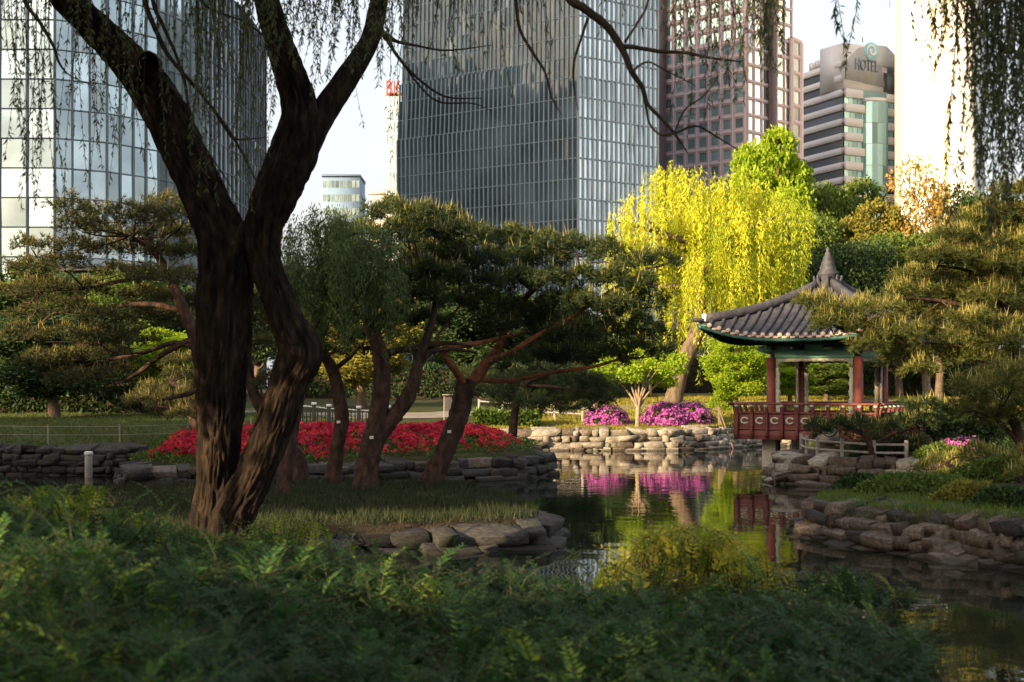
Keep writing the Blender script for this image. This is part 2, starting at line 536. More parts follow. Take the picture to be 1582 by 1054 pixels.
def axis_pts(lo, hi, step, far_lo, far_hi):
    c = list(np.arange(lo, hi + 1e-6, step))
    s, v = step, hi
    while v < far_hi:
        s *= 1.35
        v += s
        c.append(v)
    s, v = step, lo
    while v > far_lo:
        s *= 1.35
        v -= s
        c.insert(0, v)
    return np.array(c)


gx = axis_pts(-26, 20, 0.36, -2500, 2500)
gy = axis_pts(2, 70, 0.36, -800, 4000)
GX, GY = np.meshgrid(gx, gy)
GZ = ground_z(GX, GY)
nx, ny = len(gx), len(gy)
ii = (np.arange(ny - 1)[:, None] * nx + np.arange(nx - 1)[None, :])
GF = np.stack([ii, ii + 1, ii + nx + 1, ii + nx], -1).reshape(-1, 4)
# how grassy each spot is (0 bare soil .. 1 dense turf)
turf = np.clip(0.55 + 0.35 * bumps(GX * 0.6, GY * 0.5), 0, 1)
turf = np.where((GY > 43) & (GY < 75), np.clip(turf + 0.35, 0, 1), turf)
turf = np.where((GY > 15) & (GY < 34.5) & (GX < 2), np.clip(turf - 0.35, 0, 1), turf)
turf = np.where(GY < 14, 1.0, turf)
turf = np.where((GX > 4) & (GY < 34) & (GY > 17), np.clip(turf - 0.15 + 0.3 * (GX < 8.2), 0, 1), turf)

gm, nt, bs, out = new_mat('ground')
N, Lk = nt.nodes, nt.links
ta = N.new('ShaderNodeAttribute'); ta.attribute_name = 'tint'
tc = N.new('ShaderNodeTexCoord')
nz = N.new('ShaderNodeTexNoise'); nz.inputs['Scale'].default_value = 1.7; nz.inputs['Detail'].default_value = 9
Lk.new(tc.outputs['Object'], nz.inputs[0])
soil = N.new('ShaderNodeValToRGB')
soil.color_ramp.elements[0].color = (0.026, 0.02, 0.014, 1); soil.color_ramp.elements[1].color = (0.075, 0.054, 0.037, 1)
Lk.new(nz.outputs[0], soil.inputs[0])
gr = N.new('ShaderNodeValToRGB')
gr.color_ramp.elements[0].color = (0.022, 0.032, 0.010, 1); gr.color_ramp.elements[1].color = (0.075, 0.085, 0.022, 1)
Lk.new(nz.outputs[0], gr.inputs[0])
mixc = N.new('ShaderNodeMix'); mixc.data_type = 'RGBA'
Lk.new(ta.outputs['Fac'], mixc.inputs[0]); Lk.new(soil.outputs[0], mixc.inputs[6]); Lk.new(gr.outputs[0], mixc.inputs[7])
Lk.new(mixc.outputs[2], bs.inputs['Base Color'])
bs.inputs['Roughness'].default_value = 0.95; bs.inputs['Specular IOR Level'].default_value = 0.1
n2 = N.new('ShaderNodeTexNoise'); n2.inputs['Scale'].default_value = 25; n2.inputs['Detail'].default_value = 6
Lk.new(tc.outputs['Object'], n2.inputs[0])
bp = N.new('ShaderNodeBump'); bp.inputs['Strength'].default_value = 0.7; bp.inputs['Distance'].default_value = 0.03
Lk.new(n2.outputs[0], bp.inputs['Height']); Lk.new(bp.outputs[0], bs.inputs['Normal'])
ground = mk('ground', np.stack([GX, GY, GZ], -1).reshape(-1, 3), GF, gm, smooth=True, tint=turf.ravel())
tag(ground, kind='structure')

# pond water
wm, nt, bs, out = new_mat('pond_water')
N, Lk = nt.nodes, nt.links
bs.inputs['Base Color'].default_value = (0.010, 0.014, 0.009, 1)
bs.inputs['Roughness'].default_value = 0.015
bs.inputs['IOR'].default_value = 1.33
tc = N.new('ShaderNodeTexCoord')
w1 = N.new('ShaderNodeTexNoise'); w1.inputs['Scale'].default_value = 1.1; w1.inputs['Detail'].default_value = 3
w2 = N.new('ShaderNodeTexNoise'); w2.inputs['Scale'].default_value = 7; w2.inputs['Detail'].default_value = 4
Lk.new(tc.outputs['Object'], w1.inputs[0]); Lk.new(tc.outputs['Object'], w2.inputs[0])
w3 = N.new('ShaderNodeTexNoise'); w3.inputs['Scale'].default_value = 0.22; w3.inputs['Detail'].default_value = 2
Lk.new(tc.outputs['Object'], w3.inputs[0])
rm = N.new('ShaderNodeMapRange'); rm.inputs[1].default_value = 0.5; rm.inputs[2].default_value = 0.72; rm.inputs[3].default_value = 0.12; rm.inputs[4].default_value = 1.0
Lk.new(w3.outputs[0], rm.inputs[0])
mu = N.new('ShaderNodeMath'); mu.operation = 'MULTIPLY'
Lk.new(w2.outputs[0], mu.inputs[0]); Lk.new(rm.outputs[0], mu.inputs[1])
ad = N.new('ShaderNodeMath'); ad.operation = 'MULTIPLY_ADD'; ad.inputs[1].default_value = 0.25
Lk.new(mu.outputs[0], ad.inputs[0]); Lk.new(w1.outputs[0], ad.inputs[2])
bp = N.new('ShaderNodeBump'); bp.inputs['Strength'].default_value = 0.5; bp.inputs['Distance'].default_value = 0.012
Lk.new(ad.outputs[0], bp.inputs['Height']); Lk.new(bp.outputs[0], bs.inputs['Normal'])
water = mk('water', [(-27, 2, 0), (19, 2, 0), (19, 66, 0), (-27, 66, 0)], np.array([[0, 1, 2, 3]]), wm)
tag(water, kind='structure')


def sheet(name, pts, width, mat, dz=0.02, n=60):
    """a path laid 2 cm over the ground"""
    C = catmull(pts, n)
    T = nrm(np.gradient(C, axis=0))
    S = np.column_stack([-T[:, 1], T[:, 0]]) * width / 2
    V = []
    for k in range(-3, 4):
        q = C + S * k / 3
        V.append(np.column_stack([q, ground_z(q[:, 0], q[:, 1]) + dz]))
    V = np.array(V)
    m_, n_ = V.shape[:2]
    i = np.arange(m_ - 1)[:, None] * n_ + np.arange(n_ - 1)[None, :]
    F = np.stack([i, i + n_, i + n_ + 1, i + 1], -1).reshape(-1, 4)
    return tag(mk(name, V.reshape(-1, 3), F, mat, smooth=True), kind='structure')


M['path'] = surf('path_gravel', [(0.17, 0.15, 0.13), (0.27, 0.24, 0.2)], 1.2, 0.95, 0.3, 30, spec=0.1)
sheet('path', [(-45, 74), (-22, 70), (-8, 66), (2, 70), (12, 76), (30, 82), (60, 84)], 3.2, M['path'], 0.03)

# ------------------------------------------------------------------ dry stone walls round the pond
def stone_mesh(seed, mat):
    r = np.random.default_rng(seed)
    V, F = bevel_cube(0.08)
    C8 = np.sign(V)                                        # skew whole corners, then roughen the edges
    sk = {tuple(c): r.normal(size=3) * np.array([0.13, 0.10, 0.16]) for c in {tuple(q) for q in C8}}
    V = V + np.array([sk[tuple(q)] for q in C8]) + r.normal(size=V.shape) * np.array([0.035, 0.04, 0.035])
    me = mesh_data('stone', V, F)
    me.materials.append(mat)
    return me


for mn in ('stone', 'stone2', 'stone3'):
    nt = M[mn].node_tree
    N, Lk = nt.nodes, nt.links
    bs = N['Principled BSDF']
    src = bs.inputs['Base Color'].links[0].from_socket
    ge = N.new('ShaderNodeNewGeometry')
    sx = N.new('ShaderNodeSeparateXYZ')
    Lk.new(ge.outputs['Position'], sx.inputs[0])
    nz = N.new('ShaderNodeTexNoise'); nz.inputs['Scale'].default_value = 2.3; nz.inputs['Detail'].default_value = 7
    Lk.new(ge.outputs['Position'], nz.inputs[0])
    ms_ = N.new('ShaderNodeMapRange'); ms_.inputs[1].default_value = 0.55; ms_.inputs[2].default_value = 0.72; ms_.inputs[4].default_value = 0.65
    Lk.new(nz.outputs[0], ms_.inputs[0])
    m1 = N.new('ShaderNodeMix'); m1.data_type = 'RGBA'
    m1.inputs[7].default_value = (0.045, 0.055, 0.018, 1)          # moss in patches
    Lk.new(ms_.outputs[0], m1.inputs[0]); Lk.new(src, m1.inputs[6])
    wz = N.new('ShaderNodeMath'); wz.operation = 'MULTIPLY_ADD'; wz.inputs[1].default_value = 0.12
    Lk.new(nz.outputs[0], wz.inputs[0]); Lk.new(sx.outputs[2], wz.inputs[2])
    wt_ = N.new('ShaderNodeMapRange'); wt_.inputs[1].default_value = 0.11; wt_.inputs[2].default_value = 0.17; wt_.inputs[3].default_value = 0.75; wt_.inputs[4].default_value = 0.0
    Lk.new(wz.outputs[0], wt_.inputs[0])
    m2 = N.new('ShaderNodeMix'); m2.data_type = 'RGBA'
    m2.inputs[7].default_value = (0.03, 0.027, 0.02, 1)            # algae-stained foot at the waterline
    Lk.new(wt_.outputs[0], m2.inputs[0]); Lk.new(m1.outputs[2], m2.inputs[6])
    hs = N.new('ShaderNodeObjectInfo')
    mr = N.new('ShaderNodeMapRange'); mr.inputs[3].default_value = 0.6; mr.inputs[4].default_value = 1.25
    Lk.new(hs.outputs['Random'], mr.inputs[0])
    m3 = N.new('ShaderNodeMix'); m3.data_type = 'RGBA'; m3.blend_type = 'MULTIPLY'; m3.inputs[0].default_value = 1
    Lk.new(m2.outputs[2], m3.inputs[6]); Lk.new(mr.outputs[0], m3.inputs[7])
    Lk.new(m3.outputs[2], bs.inputs['Base Color'])

STONES = {k: [stone_mesh(s, M[m]) for s in range(12)] for k, m in (('a', 'stone'), ('b', 'stone2'), ('c', 'stone3'))}


def stone_wall(label, pts, top, rows, mean_len, pal, seed, lean=0.1, loose=0.06):
    """rows of single fitted stones along the pond edge; top: wall height (start, end)"""
    r = np.random.default_rng(seed)
    P = np.asarray(pts, float)
    seg = np.linalg.norm(np.diff(P, axis=0), axis=1)
    cum = np.concatenate([[0], np.cumsum(seg)])
    tot = cum[-1]
    mid = P[len(P) // 2]
    t = thing('stone_retaining_wall', label, 'stone wall', (mid[0], mid[1], 0), 'stone walls round the pond')

    def pos(s):
        s = min(max(s, 0), tot - 1e-4)
        i = int(np.searchsorted(cum, s, 'right') - 1)
        i = min(i, len(seg) - 1)
        tt = (P[i + 1] - P[i]) / seg[i]
        return P[i] + tt * (s - cum[i]), tt
    for k in range(rows):
        s = -r.uniform(0, mean_len)
        while s < tot:
            L = mean_len * r.choice([0.5, 0.75, 1.0, 1.2, 1.7]) * r.uniform(0.85, 1.15)
            c, tg = pos(s + L / 2)
            if s + L / 2 > tot:
                break
            hh = np.interp(s / tot, np.linspace(0, 1, len(top)), top)
            z0 = -0.1
            rh = (hh - z0) / rows
            n = np.array([-tg[1], tg[0]])
            q = c + n * 0.5
            if sdist(np.array([q[0]]), np.array([q[1]]))[0] < sdist(np.array([c[0] - n[0] * 0.5]), np.array([c[1] - n[1] * 0.5]))[0]:
                n = -n                                     # n points into the land
            dep = 0.26 + r.uniform(0, 0.1)
            cc = c + n * (0.04 + dep * 0.6 + lean * k + r.normal() * (0.02 + loose * 0.5))
            z = z0 + rh * (k + 0.5) + r.normal() * 0.012
            hz_ = rh * 0.5 * r.uniform(0.93, 1.12) * (1.25 if (k == rows - 1 and r.random() < 0.3) else 1)
            a = r.normal() * loose
            tx = np.array([tg[0], tg[1], a * 0.6]); tx /= np.linalg.norm(tx)
            nn = nrm(np.array([n[0], n[1], 0.15 + 0.12 * r.normal()]) + np.array([tg[0], tg[1], 0]) * r.normal() * 0.12)
            up = np.cross(tx, nn); up = up if up[2] > 0 else -up
            me = STONES[r.choice(list(pal))][r.integers(12)]
            place('stone', me, t, (cc[0], cc[1], z), tx * (L * 0.5 - 0.006), nn * dep, up * hz_)
            s += L
    return t


def pslice(a, b):
    """pond edge from corner a to corner b"""
    n = len(POND)
    idx = [(a + i) % n for i in range(((b - a) % n) + 1)]
    return POND[idx]


def pidx(x, y):
    return int(np.argmin(np.hypot(POND[:, 0] - x, POND[:, 1] - y)))


stone_wall('sunlit fitted stone wall under the purple azaleas across the pond', pslice(pidx(-1.3, 57), pidx(13, 64)), [0.86, 0.9, 0.9, 0.85], 4, 0.5, 'aaaab', 11)
stone_wall('dark mossy stone wall below the lawn in far left of the pond', pslice(pidx(-22, 43.2), pidx(-10.9, 42.3)), [0.95, 0.85, 0.85], 5, 0.42, 'c', 12, 0.06)
stone_wall('low dark stone wall edging the red flower bed island', pslice(pidx(-10.7, 38.4), pidx(0.3, 50)), [0.62, 0.6, 0.6, 0.66, 0.7], 3, 0.48, 'cccb', 13)
stone_wall('rough dark boulder edge of the grassy bank beneath the pines', pslice(pidx(-3, 20.2), pidx(0.65, 27)), [0.32, 0.34, 0.34, 0.3], 2, 0.52, 'c', 14, 0.1, 0.14)
stone_wall('brown stone wall of the near bank at the right of the water', pslice(pidx(7.2, 28.8), pidx(14, 16.5)), [0.5, 0.62, 0.68, 0.7, 0.7], 4, 0.38, 'bbbc', 15, 0.12, 0.12)
stone_wall('layered stone wall of the bank beside the pavilion pier', pslice(pidx(8.2, 41.8), pidx(13.5, 34.8)), [0.8, 0.78, 0.72, 0.7, 0.66], 4, 0.55, 'abb', 16, 0.12, 0.1)
stone_wall('short stone edge in shade behind the tongue of grass at right', pslice(pidx(13.5, 34.8), pidx(7.2, 28.8)), [0.5, 0.42, 0.4], 2, 0.5, 'bc', 17, 0.1, 0.1)

# ------------------------------------------------------------------ pavilion
PC = np.array([(1279 - CX) / FPX * 48.0, 48.0, 0.0])
TH = R(30)
E1, E2, UP = np.array([math.cos(TH), -math.sin(TH), 0]), np.array([math.sin(TH), math.cos(TH), 0]), np.array([0, 0, 1.0])
pav = thing('pavilion', 'open square pavilion with curved grey tiled roof and red columns', 'pavilion', PC)


def side_axes(k):
    """along-eave axis and outward axis of side k (0 front, 1 right, 2 back, 3 left)"""
    return [(E1, -E2), (E2, E1), (-E1, E2), (-E2, -E1)][k]


EH, ZE, RISE, LIFT = 3.17, 4.28, 1.82, 0.50


def roof_pt(k, a, v, dz=0.0):
    """point on roof side k at eave offset a (metres) and height fraction v"""
    A, O = side_axes(k)
    w = EH * (1 - v) + 0.16 * v
    u = np.clip(a / w, -1.05, 1.05)
    out_ = w * (1 + 0.05 * abs(u) ** 4 * (1 - v))
    z = ZE + LIFT * abs(u) ** 3 * (1 - v) ** 1.4 + RISE * (0.62 * v + 0.38 * v * v) + dz
    return PC + A * (a * (1 + 0.05 * abs(u) ** 4 * (1 - v))) + O * out_ + UP * z


def roof_face(k, dz, nv=14, nu=24):
    V = []
    for i in range(nv + 1):
        v = i / nv
        w = EH * (1 - v) + 0.16 * v
        for j in range(nu + 1):
            V.append(roof_pt(k, w * (2 * j / nu - 1), v, dz))
    i = np.arange(nv)[:, None] * (nu + 1) + np.arange(nu)[None, :]
    return np.array(V), np.stack([i, i + 1, i + nu + 2, i + nu + 1], -1).reshape(-1, 4)


for k in range(4):
    V, F = roof_face(k, 0)
    roof = mk('roof', V, F, M['roof_tile'], pav, smooth=True)
    V, F = roof_face(k, -0.11)
    mk('soffit', V, F, M['dark_green'], roof, smooth=True)
    # eave board, green painted
    P = np.array([roof_pt(k, a, 0.0, -0.13) for a in np.linspace(-EH * 1.0, EH * 1.0, 25)])
    A, O = side_axes(k)
    V = np.concatenate([P + UP * 0.05 + O * 0.01, P - UP * 0.05 + O * 0.01, P - UP * 0.05 - O * 0.08, P + UP * 0.05 - O * 0.08])
    n = 25
    F = np.array([[r_ * n + j, r_ * n + j + 1, ((r_ + 1) % 4) * n + j + 1, ((r_ + 1) % 4) * n + j] for r_ in range(4) for j in range(n - 1)])
    mk('eave_board', V, F, M['dark_green'], roof)
    # round tile ridges running up the slope, each with its disc end
    m = 22
    for j in range(m + 1):
        a = -EH * 0.985 + 2 * EH * 0.985 * j / m
        vmax = min(0.93, 1 - (abs(a) - 0.0) / EH)
        if vmax < 0.03:
            continue
        P = [roof_pt(k, a, v, 0.02) for v in np.linspace(0, vmax, 9)]
        V, F = tube(P, [0.068] * 9, 9, 8)
        row = mk('tile_ridge', V, F, M['roof_tile'], roof, smooth=True)
        c = roof_pt(k, a, 0, 0.02)
        ang = np.linspace(0, 2 * np.pi, 10, endpoint=False)
        d0 = [c + O * 0.012 + 0.078 * (A * math.cos(t) + UP * math.sin(t)) for t in ang]
        d1 = [p + O * 0.035 for p in d0]
        F = [list(range(10, 20))] + [[i, (i + 1) % 10, 10 + (i + 1) % 10, 10 + i] for i in range(10)]
        mk('end_tile', np.array(d0 + d1), F, M['tile_end'], roof)
        # pan tile lip between ridges
        if j < m:
            a2 = a + EH * 0.985 / m
            c2 = roof_pt(k, a2, 0, -0.045)
            boxo('drip_tile', roof, M['tile_end'], c2 + O * 0.012, A * 0.085, O * 0.02, UP * 0.035)
    # rafters
    for j in range(17):
        a = -EH * 0.9 + 2 * EH * 0.9 * j / 16
        vin = 0.52 if abs(a) < 1.45 else max(0.1, 1 - abs(a) / EH)
        P = [roof_pt(k, a, v, -0.2) for v in (0.035, vin * 0.5, vin)]
        V, F = tube(P, [0.055, 0.055, 0.05], 5, 7)
        raf = mk('rafter', V, F, M['dark_green'], pav, smooth=True)
        ang = np.linspace(0, 2 * np.pi, 8, endpoint=False)
        d0 = [P[0] + O * 0.004 + 0.05 * (A * math.cos(t) + UP * math.sin(t)) for t in ang]
        d1 = [p + O * 0.014 for p in d0]
        mk('rafter_end', np.array(d0 + d1), [list(range(8, 16))] + [[i, (i + 1) % 8, 8 + (i + 1) % 8, 8 + i] for i in range(8)], M['pale_trim'], raf)
# hip ridges with white plaster ends
for k in range(4):
    A, O = side_axes(k)
    pts = []
    for v in np.linspace(0.055, 0.97, 12):
        w = EH * (1 - v) + 0.16 * v
        pts.append(roof_pt(k, w, v, 0.12))
    pts = np.array(pts)
    D = nrm(A + O)
    Sd = np.cross(D, UP)
    V = []
    for p in pts:
        for sx, sz in ((-0.12, -0.14), (0.12, -0.14), (0.13, 0.06), (0.08, 0.14), (-0.08, 0.14), (-0.13, 0.06)):
            V.append(p + Sd * sx + UP * sz)
    n = len(pts)
    F = [[i * 6 + j, i * 6 + (j + 1) % 6, (i + 1) * 6 + (j + 1) % 6, (i + 1) * 6 + j] for i in range(n - 1) for j in range(6)]
    F += [list(range(5, -1, -1)), list(range((n - 1) * 6, n * 6))]
    hip = mk('hip_ridge', np.array(V), F, M['roof_tile'], pav)
    boxo('ridge_end', hip, M['plaster'], pts[0] + D * 0.02 + UP * 0.0, D * 0.05, Sd * 0.11, UP * 0.12)
    # lower lip tile at the very corner
    c = roof_pt(k, EH, 0.0, 0.06)
    boxo('corner_tile', hip, M['roof_tile'], c - D * 0.12, D * 0.26, Sd * 0.10, UP * 0.06)
    # corner rafter
    p0, p1 = roof_pt(k, EH, 0.0, -0.17), roof_pt(k, EH * 0.5, 0.5, -0.32)
    V, F = tube([p0, p1], [0.08, 0.09], 3, 6)
    mk('corner_rafter', V, F, M['green_paint'], pav)


def lathe(c, prof, seg=16):
    V, F = [], []
    for r_, z in prof:
        for j in range(seg):
            t = 2 * math.pi * j / seg
            V.append((c[0] + r_ * math.cos(t), c[1] + r_ * math.sin(t), c[2] + z))
    n = len(prof)
    for i in range(n - 1):
        for j in range(seg):
            F.append([i * seg + j, i * seg + (j + 1) % seg, (i + 1) * seg + (j + 1) % seg, (i + 1) * seg + j])
    F += [list(range(seg - 1, -1, -1)), list(range((n - 1) * seg, n * seg))]
    return np.array(V), F


za = ZE + RISE - 0.12
fin = mk('finial', *lathe(PC + UP * za, [(0.34, 0), (0.38, 0.1), (0.36, 0.2), (0.30, 0.24), (0.33, 0.28), (0.31, 0.42), (0.36, 0.46), (0.34, 0.52), (0.27, 0.62), (0.28, 0.67), (0.22, 0.8), (0.23, 0.84), (0.16, 0.98), (0.17, 1.02), (0.1, 1.12), (0.11, 1.16), (0.05, 1.24), (0.06, 1.28), (0.02, 1.4)]), M['roof_tile'], pav, smooth=False)
for k in range(8):
    t = 2 * math.pi * k / 8 + TH
    d = np.array([math.cos(t), math.sin(t), 0])
    V, F = tube([PC + UP * (za + 0.05) + d * 0.3, PC + UP * (za + 0.2) + d * 0.42, PC + UP * (za + 0.42) + d * 0.46], [0.1, 0.07, 0.03], 5, 6)
    mk('finial_leaf', V, F, M['roof_tile'], fin, smooth=True)
# columns, beams, brackets
CH = 1.47
FLOOR = 1.16
corners = [PC - E1 * CH - E2 * CH, PC + E1 * CH - E2 * CH, PC + E1 * CH + E2 * CH, PC - E1 * CH + E2 * CH]
for c in corners:
    col = mk('column', *lathe(c, [(0.165, FLOOR), (0.165, FLOOR + 0.05), (0.16, 2.4), (0.148, 3.62)], 18), M['red_wood'], pav, smooth=False)
    mk('column_base', *lathe(c, [(0.26, FLOOR), (0.25, FLOOR + 0.09), (0.2, FLOOR + 0.13)], 14), M['concrete'], col)
    boxo('capital', col, M['dark_green'], c + UP * 3.99, E1 * 0.17, E2 * 0.17, UP * 0.1, 0.15)
    for ax in (E1, E2):
        for s in (-1, 1):
            # winged bracket arms beside each capital
            pts = np.array([(0.1, 3.74), (0.42, 3.82), (0.52, 3.93), (0.46, 4.0), (0.1, 4.02)])
            o = np.cross(ax, UP) * 0.05
            V = np.array([c + ax * s * p[0] + UP * p[1] + o for p in pts] + [c + ax * s * p[0] + UP * p[1] - o for p in pts])
            F = [[0, 1, 2, 3, 4], [9, 8, 7, 6, 5]] + [[i, i + 5, (i + 1) % 5 + 5, (i + 1) % 5] for i in range(5)]
            mk('bracket', V, F, M['green_paint'] if s < 0 else M['pale_trim'], col)
for k in range(4):
    A, O = side_axes(k)
    c = PC + O * CH
    boxo('beam', pav, M['green_paint'], c + UP * 3.73, A * (CH - 0.14), O * 0.09, UP * 0.13)
    boxo('purlin', pav, M['dark_green'], c + UP * 4.12, A * (CH + 0.45), O * 0.1, UP * 0.09)
    boxo('bracket_block', pav, M['green_paint'], c + UP * 3.96, A * 0.3, O * 0.07, UP * 0.09, 0.2)
    # scalloped pale trim under the beam and down both columns
    n = 24
    V, F = [], []
    outer, inner = [], []
    half = CH - 0.17
    for j in range(n + 1):
        x = -half + 2 * half * j / n
        edge = min(half - abs(x), 0.5)
        depth = 0.12 + 0.20 * max(0, 1 - edge / 0.32) ** 2 + 0.02 * math.sin(j * 2.2)
        V += [c + A * x + UP * 3.599 + O * 0.03, c + A * x + UP * (3.6 - depth) + O * 0.03, c + A * x + UP * (3.6 - depth) - O * 0.03, c + A * x + UP * 3.599 - O * 0.03]
    for j in range(n):
        for q in range(4):
            F.append([j * 4 + q, j * 4 + (q + 1) % 4, j * 4 + 4 + (q + 1) % 4, j * 4 + 4 + q])
    F += [[3, 2, 1, 0], [n * 4, n * 4 + 1, n * 4 + 2, n * 4 + 3]]
    mk('arch_trim', np.array(V), np.array(F), M['pale_trim'], pav)
    for s in (-1, 1):
        V, F = [], []
        n = 20
        for j in range(n + 1):
            z = FLOOR + 0.35 + (3.3 - FLOOR - 0.35) * j / n
            wd = 0.13 + 0.025 * math.sin(j * 1.9)
            x0, x1 = s * (CH - 0.16), s * (CH - 0.17 - wd)
            V += [c + A * x0 + UP * z + O * 0.025, c + A * x1 + UP * z + O * 0.025, c + A * x1 + UP * z - O * 0.025, c + A * x0 + UP * z - O * 0.025]
        for j in range(n):
            for q in range(4):
                F.append([j * 4 + q, j * 4 + (q + 1) % 4, j * 4 + 4 + (q + 1) % 4, j * 4 + 4 + q])
        F += [[3, 2, 1, 0], [n * 4, n * 4 + 1, n * 4 + 2, n * 4 + 3]]
        mk('side_trim', np.array(V), np.array(F), M['pale_trim'], pav)
# deck and piers
DH = 2.32
boxo('floor', pav, M['wood'], PC + UP * (FLOOR - 0.05), E1 * (DH - 0.03), E2 * (DH - 0.03), UP * 0.05)
for sx in (-1, 1):
    for sy in (-1, 1):
        c = PC + E1 * sx * CH + E2 * sy * CH
        boxo('pier', pav, M['concrete'], c + UP * 0.25, E1 * 0.24, E2 * 0.24, UP * 0.68, 0.05)
for k in range(4):
    A, O = side_axes(k)
    base = PC + O * DH
    boxo('fascia', pav, M['red_shaded'], base + UP * 1.07, A * DH, O * 0.05, UP * 0.15)
    boxo('bottom_rail', pav, M['red_shaded'], base + UP * 1.26, A * DH, O * 0.06, UP * 0.04)
    boxo('middle_rail', pav, M['red_shaded'], base + UP * 1.79 + O * 0.03, A * (DH + 0.03), O * 0.045, UP * 0.035)
    V, F = tube([base + O * 0.16 + UP * 2.09 - A * (DH + 0.28), base + O * 0.16 + UP * 2.09 + A * (DH + 0.28)], [0.045, 0.045], 3, 8)
    mk('handrail', V, F, M['red_shaded'], pav, smooth=True)
    nb = 9
    for j in range(nb + 1):
        a = -DH + 2 * DH * j / nb
        # curved baluster leaning outward
        prof = [(0.06, 0.95), (0.10, 1.12), (0.09, 1.4), (0.06, 1.7), (0.10, 1.9), (0.16, 2.04)]
        V = []
        for o_, z in prof:
            for sa, so in ((-0.045, -0.05), (0.045, -0.05), (0.045, 0.05), (-0.045, 0.05)):
                V.append(base + A * (a + sa) + O * (o_ + so) + UP * z)
        n = len(prof)
        F = [[i * 4 + q, i * 4 + (q + 1) % 4, i * 4 + 4 + (q + 1) % 4, i * 4 + 4 + q] for i in range(n - 1) for q in range(4)]
        F += [[3, 2, 1, 0], [(n - 1) * 4 + q for q in range(4)]]
        bal = mk('baluster', np.array(V), np.array(F), M['red_shaded'], pav)
        boxo('lotus_block', bal, M['pale_trim'], base + A * a + O * 0.155 + UP * 2.02, A * 0.055, O * 0.05, UP * 0.035)
        if j < nb:
            ac = a + DH / nb
            pan = boxo('panel', pav, M['red_shaded'], base + A * ac + O * 0.02 + UP * 1.525, A * (DH / nb - 0.05), O * 0.02, UP * 0.23)
            # pale crescent-shaped cut-out frame
            ang = np.linspace(R(35), R(325), 13)
            V = []
            for t in ang:
                for rr in (0.075, 0.125):
                    for oo in (0.045, 0.065):
                        V.append(base + A * (ac + 1.25 * rr * math.cos(t)) + UP * (1.54 + 0.95 * rr * math.sin(t)) + O * oo)
            F = []
            for i in range(12):
                b0, b1 = i * 4, i * 4 + 4
                for q0, q1 in ((0, 1), (1, 3), (3, 2), (2, 0)):
                    F.append([b0 + q0, b0 + q1, b1 + q1, b1 + q0])
            F += [[0, 1, 3, 2], [48, 50, 51, 49]]
            mk('crescent', np.array(V), np.array(F), M['pale_trim'], pan)

# ------------------------------------------------------------------ towers beyond the park
def quad_unit():
    return np.array([(-1, 0, -1), (1, 0, -1), (1, 0, 1), (-1, 0, 1)], float), np.array([[0, 1, 2, 3]])


def screen(p):
    return CX + p[0] / p[1] * FPX, HZ - (p[2] - H) / p[1] * FPX


class Facade:
    """collects the panes of one tower; the 300 that show largest become parts, the rest one joined part"""
    def __init__(self, parent):
        self.parent, self.p = parent, []

    def pane(self, c, ux, uz, n, mat, depth=0.0):
        px, py = screen(c)
        vis = (-30 < px < 1612) and (-40 < py < 420) and np.dot(n, c) < 0
        self.p.append((0 if vis else 1, c[1], c, ux, uz, n, mat))

    def finish(self, limit=300, name='pane'):
        self.p.sort(key=lambda t: (t[0], t[1]))
        rest = {}
        for i, (v, _, c, ux, uz, n, mat) in enumerate(self.p):
            if i < limit and v == 0:
                place(name, shared('pane', mat, quad_unit), self.parent, c, ux, n * 0.05, uz)
            else:
                rest.setdefault(mat.name, []).append((c, ux, uz, mat))
        for k, L in rest.items():
            C = np.array([t[0] for t in L]); X = np.array([t[1] for t in L]); Z = np.array([t[2] for t in L])
            V = np.stack([C - X - Z, C + X - Z, C + X + Z, C - X + Z], 1).reshape(-1, 3)
            o = mk('panes', V, np.arange(len(V)).reshape(-1, 4), L[0][3], self.parent)
            o['kind'] = 'stuff'


